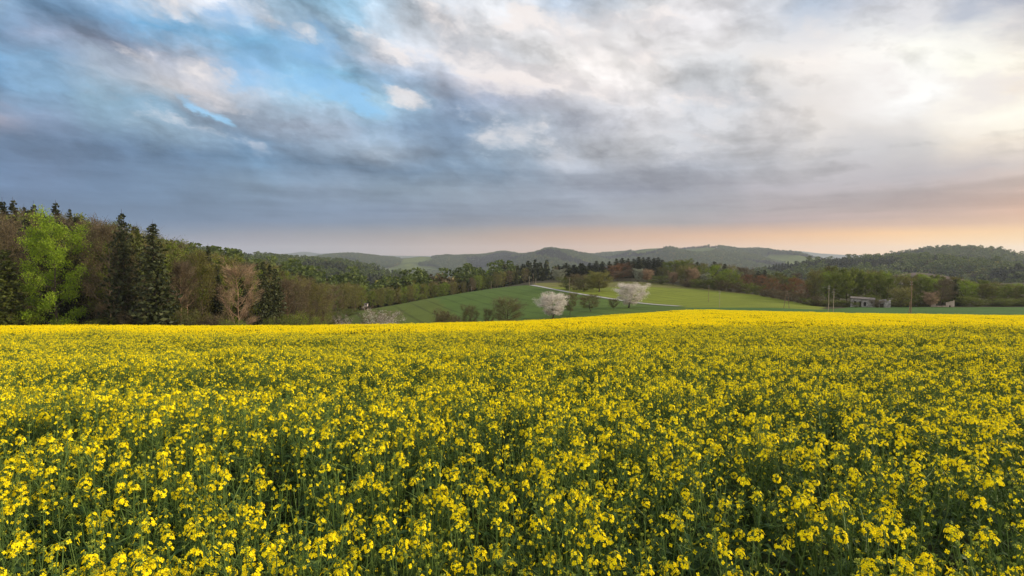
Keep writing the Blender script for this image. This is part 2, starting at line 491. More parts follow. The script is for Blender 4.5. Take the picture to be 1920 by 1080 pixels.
# ------------------------------------------------------------------ terrain (metres; camera stands at the origin)
CROP = 1.33
def fq(*kn):
    return [(Y, -(q - .18 / max(Y, 36)) * Y) for Y, q in kn]
Z = zpy
COLS = {
 -900: fq((1, .100), (30, .106), (60, .112), (80, .118)) + [(100, -14.5), (130, -13), (200, -8), (400, 4), (700, 8), (1500, -40), (9000, -260)],
 100: fq((1, .100), (30, .106), (60, .1118), (80, .118)) + [(100, -14.5), (130, -14), (200, -10), (400, 0), (700, 5), (1500, -40), (9000, -260)],
 400: fq((1, .100), (30, .106), (60, .1115), (80, .118)) + [(100, -14.5), (130, -18), (200, -18), (400, -14), (700, -20), (1500, -70), (9000, -260)],
 600: fq((1, .099), (30, .105), (60, .1105), (80, .117)) + [(100, -15), (150, -22), (220, Z(606, 220)), (300, -26), (500, -40), (1000, -80), (9000, -260)],
 700: fq((1, .099), (30, .104), (60, .1095), (80, .116)) + [(100, -14), (130, -18.5), (160, Z(612, 160)), (200, Z(591, 200)), (230, Z(575, 230)), (280, -24), (400, -40), (1000, -90), (9000, -260)],
 800: fq((1, .098), (30, .103), (65, .1085), (82, .114)) + [(100, -13.5), (120, -16), (150, Z(612, 150)), (200, Z(583, 200)), (260, Z(558, 260)), (310, -21), (400, -35), (600, -60), (1500, -100), (9000, -260)],
 900: fq((1, .098), (30, .102), (70, .107), (85, .112)) + [(97, -12.5), (115, -15), (140, Z(610, 140)), (200, Z(576, 200)), (270, Z(544.5, 270)), (320, -16), (400, -24), (600, -60), (1500, -100), (9000, -260)],
 1000: fq((1, .097), (30, .100), (75, .104), (92, .109)) + [(110, -13.2), (130, Z(606, 130)), (200, Z(567, 200)), (290, Z(534.5, 290)), (340, -12.5), (420, -14), (600, -40), (1500, -100), (9000, -260)],
 1100: fq((1, .096), (30, .097), (75, .0985), (95, .0995)) + [(107, -10.9), (125, Z(596, 125)), (180, Z(567, 180)), (215, Z(556, 215)), (300, Z(536, 300)), (400, -12), (600, -30), (1500, -100), (9000, -260)],
 1200: fq((1, .096), (30, .094), (75, .0925), (100, .0925)) + [(110, -10.3), (130, Z(588, 130)), (165, Z(574, 165)), (185, Z(569, 185)), (240, Z(549, 240)), (310, Z(530, 310)), (400, -10), (600, -25), (1500, -100), (9000, -260)],
 1300: fq((1, .096), (30, .092), (75, .0875), (105, .0862)) + [(115, -9.9), (135, Z(580, 135)), (160, Z(575, 160)), (200, Z(564, 200)), (300, Z(540, 300)), (400, -12), (600, -30), (1500, -100), (9000, -260)],
 1450: fq((1, .096), (30, .093), (75, .0905), (108, .0898)) + [(116, -10.6), (140, Z(579, 140)), (180, Z(571, 180)), (230, Z(561, 230)), (400, -18), (600, -40), (1500, -100), (9000, -260)],
 1540: fq((1, .096), (30, .094), (75, .0925), (110, .0925)) + [(118, -11.1), (140, Z(582, 140)), (185, Z(578, 185)), (250, -17), (400, -18), (600, -40), (1500, -100), (9000, -260)],
 1750: fq((1, .096), (30, .095), (75, .095), (110, .0955)) + [(118, -11.4), (130, Z(588, 130)), (190, Z(577, 190)), (260, -17), (400, -16), (600, -30), (1500, -100), (9000, -260)],
 1920: fq((1, .096), (30, .096), (75, .0965), (110, .0975)) + [(118, -11.5), (130, Z(589, 130)), (190, Z(578, 190)), (400, -15), (600, -30), (1500, -90), (9000, -260)],
 2900: fq((1, .096), (30, .097), (75, .098), (110, .099)) + [(118, -11.7), (130, -12), (190, -15), (400, -12), (600, -20), (1500, -80), (9000, -260)],
}
_cx = np.array(sorted(COLS), float)
_ly = np.linspace(math.log(1.0), math.log(9000), 420)
_tab = np.zeros((len(_cx), len(_ly)))
for i, c in enumerate(sorted(COLS)):
    k = np.array(COLS[c])
    q = np.interp(_ly, np.log(k[:, 0]), k[:, 1])
    lin_in = np.interp(np.exp(_ly), k[:, 0], k[:, 1])
    w = np.clip((np.exp(_ly) - 300) / 300, 0, 1)
    _tab[i] = lin_in * (1 - w) + q * w
_ker = np.exp(-0.5 * (np.arange(-7, 8) / 2.6) ** 2); _ker /= _ker.sum()
_qt = _tab / np.exp(_ly)[None]
_qt = np.array([np.convolve(np.pad(r, 7, mode='edge'), _ker, 'valid') for r in _qt])
_px = np.arange(-900, 2901, 10.0)
_Q = np.array([np.interp(_px, _cx, _qt[:, j]) for j in range(len(_ly))]).T
_k2 = np.exp(-0.5 * (np.arange(-6, 7) / 2.8) ** 2); _k2 /= _k2.sum()
_Q = np.array([np.convolve(np.pad(_Q[:, j], 6, mode='edge'), _k2, 'valid') for j in range(len(_ly))]).T


def hz(X, Y):
    """ground height"""
    X = np.asarray(X, float); Y = np.asarray(Y, float)
    Ye = np.maximum(Y, 1.0)
    p = np.clip((960 + F * X / np.maximum(Ye, 3.0) + 900) / 10, 0, len(_px) - 1.001)
    l = np.clip((np.log(Ye) - _ly[0]) / (_ly[1] - _ly[0]), 0, len(_ly) - 1.001)
    i = p.astype(int); j = l.astype(int); a = p - i; b = l - j
    q = (_Q[i, j] * (1 - a) + _Q[i + 1, j] * a) * (1 - b) + (_Q[i, j + 1] * (1 - a) + _Q[i + 1, j + 1] * a) * b
    return q * Y


def pxof(X, Y):
    return 960 + F * np.asarray(X, float) / np.maximum(np.asarray(Y, float), 0.5)


def crop_end(px):
    return np.interp(px, [-900, 500, 800, 900, 1000, 1100, 1200, 1300, 1540, 1920, 2900], [78, 78, 82, 85, 91, 95, 100, 105, 110, 111, 112])


ROAD = [(996, 300), (1004, 291), (1018, 278), (1036, 264), (1060, 248), (1092, 229), (1118, 215), (1144, 203), (1170, 193), (1199, 183), (1240, 170), (1283, 159)]
def road_y(px):
    k = np.array(ROAD)
    return np.interp(px, k[:, 0], k[:, 1], left=320, right=150)


# ---- ground sheet with its land-use colours
rows = np.concatenate([np.linspace(-30, 0.5, 14), np.exp(np.linspace(math.log(1.0), math.log(95), 90)), np.linspace(97, 330, 118), np.exp(np.linspace(math.log(335), math.log(9000), 60))])
tt = np.linspace(-1, 1, 361)
GX = tt[None, :] * (1.45 * np.maximum(rows, 0)[:, None] + 30)
GY = np.repeat(rows[:, None], len(tt), 1)
GZ = hz(GX, GY)
nr, nc = GX.shape
ii = np.arange(nr - 1)[:, None]; jj = np.arange(nc - 1)[None]
gf = np.stack([ii * nc + jj, ii * nc + jj + 1, (ii + 1) * nc + jj + 1, (ii + 1) * nc + jj], -1).reshape(-1, 4)
g_mb = MB().add(np.stack([GX, GY, GZ], -1).reshape(-1, 3), gf)
gpx = pxof(GX, GY)
SOIL = np.array((0.040, 0.045, 0.022)); WHEAT = np.array((0.058, 0.096, 0.016)); MEADOW = np.array((0.118, 0.145, 0.014))
VERGE = np.array((0.085, 0.115, 0.030)); FLOOR = np.array((0.040, 0.036, 0.018)); STRIP = np.array((0.040, 0.092, 0.018))
zone = np.zeros((nr, nc, 3)) + FLOOR
infield = GY < crop_end(gpx) + 1
wheat = (~infield) & (gpx > 640) & (gpx < 1300) & (GY < road_y(gpx)) & (GY < 305)
zone[wheat] = WHEAT
# the left parcel of the knoll is a shade yellower, past a boundary line running down the slope
parcel = wheat & (gpx < 832 + 20 * (215 - GY) / 50.0)
zone[parcel] = WHEAT * np.array((1.25, 1.0, 0.95))
mead = (~infield) & (gpx >= 1000) & (GY >= road_y(gpx)) & (GY < np.interp(gpx, [1000, 1150, 1250, 1300, 1410, 1465, 1540], [330, 330, 318, 305, 265, 232, 190])) & (gpx < 1545)
zone[mead] = MEADOW
bank = mead & (GY > np.interp(gpx, [1150, 1300, 1400], [280, 285, 262]))
zone[bank] = np.array((0.115, 0.115, 0.032))
strip = (~infield) & (gpx >= 1290) & (GY < np.interp(gpx, [1300, 1540, 1600, 2900], [150, 150, 192, 192]))
zone[strip] = STRIP
verge = (~infield) & (gpx > 1040) & (GY < crop_end(gpx) + np.interp(gpx, [1040, 1200, 1350, 1920], [4, 9, 6, 3]))
zone[verge] = VERGE
zone[infield] = SOIL
far = GY > 430
zone[far] = np.array((0.055, 0.065, 0.025))
me = g_mb.mesh('ground', [], True)
ca = me.attributes.new('zone', 'FLOAT_COLOR', 'POINT')
ca.data.foreach_set('color', np.concatenate([zone.reshape(-1, 3), np.ones((nr * nc, 1))], 1).ravel())
m, T, out = new_mat('ground_cover')
za = T.new('ShaderNodeAttribute', attribute_name='zone')
pos = T.new('ShaderNodeNewGeometry').outputs['Position']
na = T.noise(pos, 0.09, 6, 0.6)
nb = T.noise(pos, 1.7, 5, 0.65)
sp = T.new('ShaderNodeSeparateXYZ'); T.l.new(pos, sp.inputs[0])
# drill rows running up the slope
rowv = T.m('SINE', T.m('MULTIPLY', T.m('ADD', T.m('MULTIPLY', sp.outputs[0], 0.95), T.m('MULTIPLY', sp.outputs[1], 0.30)), 0.85))
rowv = T.m('MULTIPLY', T.smooth(rowv, 0.80, 1.0), 0.30)
k = T.m('SUBTRACT', T.m('ADD', T.m('ADD', 0.42, T.m('MULTIPLY', na.outputs[0], 0.75)), T.m('MULTIPLY', nb.outputs[0], 0.42)), rowv)
c = T.mix(1.0, za.outputs['Color'], T.xyz(k, k, k), 'MULTIPLY')
bs = T.new('ShaderNodeBsdfPrincipled'); T.set(bs.inputs['Base Color'], c)
bs.inputs['Roughness'].default_value = 0.95; bs.inputs['Specular IOR Level'].default_value = 0.1
bp = T.new('ShaderNodeBump'); bp.inputs['Strength'].default_value = 0.6; bp.inputs['Distance'].default_value = 0.3
T.l.new(nb.outputs[0], bp.inputs['Height']); T.l.new(bp.outputs[0], bs.inputs['Normal'])
T.l.new(bs.outputs[0], out.inputs[0])
me.materials.append(m)
ground = link(bpy.data.objects.new('ground', me))
tag(ground, 'rolling farmland of soil, wheat, meadow and woodland floor', kind='structure')

# ---- farm road over the knoll
rk = np.array([P(px, zz, Y) for px, Y in ROAD for zz in [560]])[:, :2]
rk = np.array([((px - 960) / F * Y, Y) for px, Y in ROAD])
s = np.linspace(0, len(rk) - 1, 90)
rx = np.interp(s, np.arange(len(rk)), rk[:, 0]); ry = np.interp(s, np.arange(len(rk)), rk[:, 1])
kk = np.ones(7) / 7
rx = np.convolve(np.pad(rx, 3, mode='edge'), kk, 'valid'); ry = np.convolve(np.pad(ry, 3, mode='edge'), kk, 'valid')
tx, ty = np.gradient(rx), np.gradient(ry); ln = np.hypot(tx, ty); nx, ny = -ty / ln, tx / ln
RW = np.array([-1.9, -0.9, 0.0, 0.9, 1.9]) * 0.68
VX = rx[:, None] + nx[:, None] * RW; VY = ry[:, None] + ny[:, None] * RW
VZ = hz(VX, VY) + 0.16 - 0.04 * (RW / 1.3) ** 2
nR = len(rx); i = np.arange(nR - 1)[:, None]; j = np.arange(4)[None]
rf = np.stack([i * 5 + j, i * 5 + j + 1, (i + 1) * 5 + j + 1, (i + 1) * 5 + j], -1).reshape(-1, 4)
road = MB().add(np.stack([VX, VY, VZ], -1).reshape(-1, 3), rf).obj('road', surf_mat('road_gravel', (0.20, 0.20, 0.20), (0.33, 0.325, 0.33), 0.8), smooth=True)
tag(road, 'pale farm road curving over the green knoll', kind='structure')

# ------------------------------------------------------------------ geometry-node scatter for what nobody could count
def scatter(name, pts, scl, rot, src_meshes, label, idx=None, lean=None):
    coll = bpy.data.collections.new(name + '_source')
    for i, ms in enumerate(src_meshes):
        coll.objects.link(bpy.data.objects.new('%s_source_%02d' % (name, i), ms))
    me = bpy.data.meshes.new(name)
    n = len(pts)
    me.vertices.add(n); me.vertices.foreach_set('co', np.asarray(pts, float).ravel())
    a = me.attributes.new('scl', 'FLOAT_VECTOR', 'POINT')
    scl = np.asarray(scl, float)
    if scl.ndim == 1:
        scl = np.repeat(scl[:, None], 3, 1)
    a.data.foreach_set('vector', scl.ravel())
    a = me.attributes.new('rot', 'FLOAT_VECTOR', 'POINT')
    rv = np.zeros((n, 3)); rv[:, 2] = rot
    if lean is not None:
        rv[:, :2] = lean
    a.data.foreach_set('vector', rv.ravel())
    a = me.attributes.new('idx', 'INT', 'POINT')
    a.data.foreach_set('value', (rng.integers(0, len(src_meshes), n) if idx is None else np.asarray(idx)).astype(np.int32))
    o = link(bpy.data.objects.new(name, me))
    ng = bpy.data.node_groups.new(name + '_scatter', 'GeometryNodeTree')
    ng.interface.new_socket('Geometry', in_out='INPUT', socket_type='NodeSocketGeometry')
    ng.interface.new_socket('Geometry', in_out='OUTPUT', socket_type='NodeSocketGeometry')
    N = ng.nodes; Lk = ng.links
    gi = N.new('NodeGroupInput'); go = N.new('NodeGroupOutput')
    ci = N.new('GeometryNodeCollectionInfo'); ci.inputs['Collection'].default_value = coll
    ci.inputs['Separate Children'].default_value = True; ci.inputs['Reset Children'].default_value = True
    ip = N.new('GeometryNodeInstanceOnPoints'); ip.inputs['Pick Instance'].default_value = True
    def attr(nm, ty):
        q = N.new('GeometryNodeInputNamedAttribute'); q.data_type = ty; q.inputs['Name'].default_value = nm
        return q.outputs['Attribute']
    Lk.new(gi.outputs[0], ip.inputs['Points']); Lk.new(ci.outputs[0], ip.inputs['Instance'])
    Lk.new(attr('scl', 'FLOAT_VECTOR'), ip.inputs['Scale'])
    e2r = N.new('FunctionNodeEulerToRotation'); Lk.new(attr('rot', 'FLOAT_VECTOR'), e2r.inputs[0])
    Lk.new(e2r.outputs[0], ip.inputs['Rotation'])
    Lk.new(attr('idx', 'INT'), ip.inputs['Instance Index'])
    Lk.new(ip.outputs[0], go.inputs[0])
    md = o.modifiers.new('scatter', 'NODES'); md.node_group = ng
    tag(o, label, kind='stuff')
    return o


# ------------------------------------------------------------------ hills
def hill(name, ridge, Yr, front, back, zfront, zback, spur, mat, label, cut=0.0, nx_=160, ny_=70, seed=1, power=1.0):
    """a rounded hill whose crest follows the (px, py) list at distance Yr (number or list)"""
    k = np.array(ridge, float)
    px = np.linspace(k[0, 0], k[-1, 0], nx_)
    py = np.interp(px, k[:, 0], k[:, 1])
    py = np.convolve(np.pad(py, 3, mode='edge'), np.ones(7) / 7, 'valid')
    Yc = np.full(nx_, float(Yr)) if np.isscalar(Yr) else np.interp(px, k[:, 0], Yr)
    zc = CZ - (py - HY) / F * Yc - cut
    t = np.concatenate([np.linspace(-1, 0, int(ny_ * .72), endpoint=False), np.linspace(0, 1, ny_ - int(ny_ * .72))])
    Yg = Yc[:, None] + np.where(t < 0, t * front, t * back)[None]
    Xg = ((px - 960) / F * Yc)[:, None] * (1 + 0.35 * (Yg / Yc[:, None] - 1))
    sh = np.where(t < 0, np.cos(np.minimum(-t, 1) * math.pi / 2) ** power, np.cos(t * math.pi / 2) ** 1.3)[None]
    zb = np.where(t < 0, zfront, zback)[None]
    zg = zb + (zc[:, None] - zb) * sh
    # spurs and hollows running down the face, fading out at the crest
    u = Xg / (front * 0.42); v = Yg / (front * 1.1)
    sp_ = (np.abs(fbm(u, v, seed, 4) - 0.5) * -2 + 0.32) + 0.5 * (fbm(u * 2.7, v * 2.7, seed + 9, 3) - 0.5)
    zg = zg + spur * 1.6 * sp_ * np.sin(np.clip(np.abs(t), 0, 1) * math.pi)[None] ** 0.8
    i = np.arange(nx_ - 1)[:, None]; j = np.arange(len(t) - 1)[None]; n2 = len(t)
    f = np.stack([i * n2 + j, (i + 1) * n2 + j, (i + 1) * n2 + j + 1, i * n2 + j + 1], -1).reshape(-1, 4)
    o = MB().add(np.stack([Xg, Yg, zg], -1).reshape(-1, 3), f).obj(name, mat, smooth=True)
    tag(o, label, kind='structure')
    return Xg, Yg, zg, t


def hill_points(H, n, seed, tmax=0.25, tmin=-1.0):
    Xg, Yg, zg, t = H
    g = np.random.default_rng(seed)
    a = g.random(n) * (Xg.shape[0] - 1.001)
    tb = tmin + g.random(n) * (tmax - tmin)
    b = np.interp(tb, t, np.arange(len(t)))
    b = np.clip(b, 0, len(t) - 1.001)
    i = a.astype(int); j = b.astype(int); a -= i; b -= j
    def s_(M):
        return (M[i, j] * (1 - a) + M[i + 1, j] * a) * (1 - b) + (M[i, j + 1] * (1 - a) + M[i + 1, j + 1] * a) * b
    return np.stack([s_(Xg), s_(Yg), s_(zg)], 1), g


def land_mat(name, c1, c2, c3, scale, thr=0.56):
    m, T, out = new_mat(name)
    pos = T.new('ShaderNodeNewGeometry').outputs['Position']
    a = T.noise(pos, scale, 4, 0.55); b = T.noise(T.v('ADD', pos, (371.0, 55.0, 9.0)), scale * 2.1, 3, 0.5)
    d = T.noise(pos, scale * 22, 3, 0.6)
    c = T.mix(T.smooth(a.outputs[0], 0.40, 0.60), c1, c2)
    c = T.mix(T.smooth(b.outputs[0], thr, thr + 0.02), c, c3)
    k = T.m('ADD', 0.55, T.m('MULTIPLY', d.outputs[0], 0.9))
    c = T.mix(1.0, c, T.xyz(k, k, k), 'MULTIPLY')
    bs = T.new('ShaderNodeBsdfDiffuse'); T.set(bs.inputs[0], c)
    T.l.new(bs.outputs[0], out.inputs[0])
    return m


M_wood = land_mat('wooded_slope', (0.035, 0.042, 0.018), (0.050, 0.058, 0.022), (0.030, 0.034, 0.016), 0.01)
M_mid = land_mat('mid_hills', (0.050, 0.066, 0.018), (0.090, 0.112, 0.026), (0.095, 0.118, 0.028), 0.0026, 0.60)
M_far = land_mat('far_hills', (0.050, 0.060, 0.035), (0.065, 0.075, 0.040), (0.05, 0.055, 0.035), 0.0010)

# low tree meshes for woods that read as one mass
def mass_tree(kind, seed):
    g = np.random.default_rng(seed); mb = MB()
    if kind == 'con':
        n = 170
        h = 1 - np.sqrt(g.random(n)) * 0.92
        rr = (1 - h) * 0.20 * (0.35 + 0.65 * np.sqrt(g.random(n))) ; a = g.random(n) * 6.28
        mb.cards(np.stack([rr * np.cos(a), rr * np.sin(a), h], 1), 0.10 + 0.05 * g.random(n), g)
    else:
        for _ in range(9):
            c = g.normal(size=3) * (0.15, 0.15, 0.16) + (0, 0, 0.62)
            n = 34
            d = g.normal(size=(n, 3)); d /= np.linalg.norm(d, axis=1)[:, None]
            mb.cards(c + d * (0.17 * g.random((n, 1)) ** .4), 0.09 + 0.05 * g.random(n), g)
        mb.slivers([(0, 0, 0)], [(0, 0, 0.6)], 0.05, g, 1)
    return mb


def mass_set(prefix, mats):
    return [mass_tree(k, 100 + i).mesh('%s_tree_%d' % (prefix, i), [MAT[mt], MAT['twig_tan' if k == 'dec' else 'bark_dark']]) for i, (k, mt) in enumerate(mats)]


MASS = mass_set('mass', [('dec', 'mass_green'), ('dec', 'olive'), ('dec', 'brown'), ('con', 'spruce'), ('con', 'spruce'), ('dec', 'mass_green'), ('dec', 'beech')])


def woods(name, pts, g, hmean, label, con_bias, seed, beech=0.012, drop=0.6):
    n = len(pts)
    patch = fbm(pts[:, 0] / 90 + 7, pts[:, 1] / 130, seed, 3)
    u = g.random(n)
    con = (patch + 0.30 * (u - 0.5)) > (1 - con_bias)
    decs = np.where(u < 0.40, 0, np.where(u < 0.65, 1, np.where(u < 0.80, 2, 5)))
    decs = np.where(g.random(n) < beech, 6, decs)
    idx = np.where(con, 3 + (u > .5), decs)
    h = hmean * (0.60 + 0.75 * g.random(n) ** 1.4) * np.where(con, 1.12, 1.0)
    w = h * np.where(con, 1.0, 0.95 + 0.35 * g.random(n))
    pts = pts.copy(); pts[:, 2] -= drop
    scatter(name, pts, np.stack([w, w, h], 1), g.random(n) * 6.28, MASS, label, idx)


# far ridges
hill('far_ridge', [(1340, 480), (1380, 474), (1400, 471.5), (1430, 469.5), (1480, 470.5), (1500, 473), (1530, 476), (1560, 477), (1600, 478.5), (1660, 480), (1760, 482)], 8000, 2200, 800, -330, -300, 30, M_far, 'faint blue ridge on the horizon right of centre', seed=3)
hill('far_ridge', [(430, 481), (500, 478), (545, 476), (575, 472), (600, 476), (622, 475), (660, 477), (720, 479), (780, 480), (860, 480)], 8300, 2200, 600, -330, -300, 30, M_far, 'faint blue ridge on the horizon left of centre', seed=4)
# mid hills
HB = hill('hills', [(560, 492), (600, 486), (640, 480), (680, 477), (700, 479), (730, 481.5), (760, 481), (800, 477), (840, 478), (860, 480.5), (880, 477.5), (930, 474), (975, 469), (990, 470), (1030, 464.5), (1070, 470), (1110, 472), (1180, 468.5), (1230, 472), (1290, 467.5), (1340, 470.5), (1380, 470), (1410, 474), (1440, 484), (1490, 496)], 4300, 2300, 700, -170, -200, 105, M_mid, 'rounded green and wooded hills across the valley', nx_=260, ny_=120, seed=5, cut=27)
pts, g = hill_points(HB, 60000, 21, 0.12, -0.95)
pa = fbm(pts[:, 0] / 420, pts[:, 1] / 700, 31, 3)
keep = (pa > 0.44)
pts = pts[keep]; pa = pa[keep]
n = len(pts); u = g.random(n)
con = fbm(pts[:, 0] / 210 + pts[:, 1] / 600, pts[:, 1] / 380, 77, 3) > 0.575
idx = np.where(con, 3 + (u > .5), np.where(u < .6, 0, np.where(u < .8, 1, 5)))
h = 17 * (0.8 + 0.5 * u)
scatter('distant_woods', pts - [0, 0, 1], np.stack([h * 1.35, h * 1.35, h], 1), g.random(n) * 6.28, MASS, 'woods spread over the hills across the valley', idx)

# left ridge
HC = hill('ridge', [(60, 470), (200, 452), (330, 457), (400, 466), (460, 472), (540, 477), (600, 483), (650, 489), (700, 498), (760, 511), (800, 522), (850, 540), (900, 565)], [800, 900, 1050, 1150, 1250, 1350, 1300, 1250, 1150, 1050, 980, 900, 850], 700, 300, -75, -80, 16, M_wood, 'wooded ridge descending behind the left wood', cut=24, nx_=200, seed=8, power=0.8)
pts, g = hill_points(HC, 19000, 22, 0.10)
woods('ridge_woods', pts, g, 17, 'mixed woods covering the descending ridge at left', 0.54, 41)
# right ridges
HD1 = hill('ridge', [(1560, 497), (1640, 482), (1680, 470.5), (1720, 464.5), (1760, 461), (1800, 464), (1850, 472), (1880, 477), (1900, 476), (1960, 474), (2100, 470)], 1700, 600, 300, -70, -80, 14, M_wood, 'high wooded hill on the right skyline', cut=25, nx_=160, seed=9)
pts, g = hill_points(HD1, 15000, 23, 0.10)
pts = pts[(pxof(pts[:, 0], pts[:, 1]) < 1886) | (g.random(len(pts)) < 0.12)]
woods('hill_woods', pts, g, 17, 'mixed woods covering the high hill at right', 0.50, 42, beech=0.0)
HD2 = hill('ridge', [(1380, 512), (1440, 496), (1480, 490), (1530, 484), (1580, 482), (1640, 481), (1700, 478), (1740, 481), (1790, 488), (1840, 498), (1880, 512)], 1100, 500, 200, -70, -70, 12, M_wood, 'lower wooded ridge in front of the high hill at right', cut=25, nx_=160, seed=10)
pts, g = hill_points(HD2, 9000, 24, 0.10)
woods('ridge_woods', pts, g, 18, 'woods covering the lower ridge in front of the high hill', 0.46, 43, beech=0.0)
HD3 = hill('ridge', [(1800, 545), (1830, 527), (1850, 515), (1870, 507), (1900, 498), (1930, 493), (2000, 488), (2150, 480)], 720, 260, 200, -40, -60, 6, M_wood, 'dark wooded shoulder at the right edge', cut=17, nx_=90, seed=12)
pts, g = hill_points(HD3, 2600, 25, 0.10)
woods('shoulder_woods', pts, g, 14, 'dark woods on the shoulder at the right edge', 0.50, 44, beech=0.0)
hill('mound', [(1655, 530), (1670, 520), (1690, 514), (1722, 510.5), (1752, 515), (1776, 522), (1794, 533)], 560, 160, 90, -32, -40, 1.0, land_mat('tilled_soil', (0.085, 0.066, 0.060), (0.125, 0.098, 0.088), (0.10, 0.085, 0.075), 0.01), 'bare ploughed rise behind the right wood', nx_=60, seed=13)
# valley wood between the left wood and the ridge
g = np.random.default_rng(61)
ppx_ = g.uniform(150, 1120, 5200); YY = np.exp(g.uniform(math.log(290), math.log(800), 5200))
XX = (ppx_ - 960) / F * YY
ok = YY > np.interp(ppx_, [150, 600, 760, 900, 1000, 1120], [170, 290, 330, 380, 420, 520])
pts = np.stack([XX, YY, hz(XX, YY)], 1)[ok]
woods('valley_woods', pts, g, 15, 'woods filling the valley behind the green knoll', 0.44, 45)

# ------------------------------------------------------------------ trees
def env(kind, t):
    if kind == 'round': return math.sqrt(max(0.0, 1 - (2 * t - 1) ** 2)) * 0.95 + 0.08
    if kind == 'oval': return (math.sin(math.pi * min(1, t * 0.86 + 0.14)) ** 0.7) * 0.95 + 0.06
    if kind == 'vase': return 0.35 + 0.65 * math.sin(math.pi * (0.15 + 0.72 * t))
    return 1 - 0.6 * t


def branchy(seed, H, W_, base, tr, nprim, shape, leaf_n, leaf_s, sig, twig_n, twig_w, twig_l, rise=0.6, lean=0.02, multi=1, up=0.6):
    """trunk with limbs -> (trunk MB, crown MB).  crown slot 0 leaf, slot 1 twig"""
    g = np.random.default_rng(seed)
    tk, cr = MB(), MB()
    clumps = []; tw_a = []; tw_d = []
    for s_ in range(multi):
        hh = H * (0.94 - 0.12 * s_)
        n = 8
        off = g.normal(size=2) * (0.0 if multi == 1 else W_ * 0.06)
        bend = np.cumsum(g.normal(size=(n, 2)) * H * lean, 0); bend[0] = 0
        drift = g.normal(size=2) * (0.0 if multi == 1 else W_ * 0.16)
        zz = np.linspace(0, hh, n)
        tp = np.stack([off[0] + bend[:, 0] + drift[0] * zz / hh, off[1] + bend[:, 1] + drift[1] * zz / hh, zz], 1)
        rr = tr * (1 - np.linspace(0, 1, n)) ** 0.8 * (1 if multi == 1 else 0.7) + tr * 0.06
        rr[0] *= 1.3
        tk.tube(tp, rr, 7)
        for i in range(nprim):
            t = (i + g.random() * 0.8) / nprim
            zf = base + (0.97 - base) * t
            st = np.array([np.interp(zf * H, zz, tp[:, q]) for q in range(3)])
            a = i * 2.4 + g.random() * 0.7
            L = W_ * 0.5 * env(shape, t) * g.uniform(0.75, 1.12)
            ris = (rise + 0.9 * t) * g.uniform(0.7, 1.2)
            d = np.array([math.cos(a), math.sin(a), ris * 0.55])
            m = 5; ss = np.linspace(0, 1, m)
            bp_ = st + d * L * ss[:, None] + np.array([0, 0, ris * 0.30 * L]) * (ss ** 2)[:, None]
            bp_[1:] += g.normal(size=(m - 1, 3)) * L * 0.045
            r0 = min(tr * 0.45, tr * (1.05 - t) * 0.5 + tr * 0.05)
            tk.tube(bp_, r0 * (1 - 0.85 * ss), 5)
            clumps.append(bp_[-1]); clumps.append(bp_[-2])
            for k_ in range(5):
                sfr = 0.3 + 0.7 * (k_ + g.random()) / 5
                p0 = np.array([np.interp(sfr, ss, bp_[:, q]) for q in range(3)])
                dd = d + g.normal(size=3) * 0.8; dd[2] = abs(dd[2]) * up + 0.12
                dd /= np.linalg.norm(dd)
                l2 = L * 0.42 * g.uniform(0.6, 1.2) * (1.25 - 0.5 * sfr)
                q = np.stack([p0, p0 + dd * l2 * .5 + g.normal(size=3) * l2 * .06, p0 + dd * l2 + np.array([0, 0, .12 * l2])])
                tk.tube(q, np.array([.32, .2, .07]) * r0, 4, cap=False)
                clumps += [q[1], q[2], q[2]]
                for _ in range(3):
                    tw_a.append(q[1] + (q[2] - q[1]) * g.random()); tw_d.append(dd)
            tw_a.append(bp_[-1]); tw_d.append(d / np.linalg.norm(d))
    clumps = np.array(clumps)
    if leaf_n:
        w = g.random(len(clumps)) ** 1.6 + 0.05
        ci = g.choice(len(clumps), leaf_n, p=w / w.sum())
        C = clumps[ci] + g.normal(size=(leaf_n, 3)) * np.array([1, 1, 0.7]) * sig
        C[:, 2] = np.clip(C[:, 2], 0.05 * H, None)
        ct = g.random(len(clumps))
        cr.cards(C, leaf_s * g.uniform(.7, 1.3, leaf_n), g, 0, np.clip(0.7 * ct[ci] + 0.3 * g.random(leaf_n), 0, 1))
    if twig_n:
        tw_a = np.array(tw_a); tw_d = np.array(tw_d)
        ci = g.integers(0, len(tw_a), twig_n)
        A_ = tw_a[ci] + g.normal(size=(twig_n, 3)) * sig * 0.5
        D_ = tw_d[ci] + g.normal(size=(twig_n, 3)) * 0.55; D_[:, 2] = np.abs(D_[:, 2]) * 0.8 + 0.15
        cr.slivers(A_, A_ + D_ * twig_l * g.uniform(.5, 1.3, (twig_n, 1)), twig_w, g, 1)
    return tk, cr


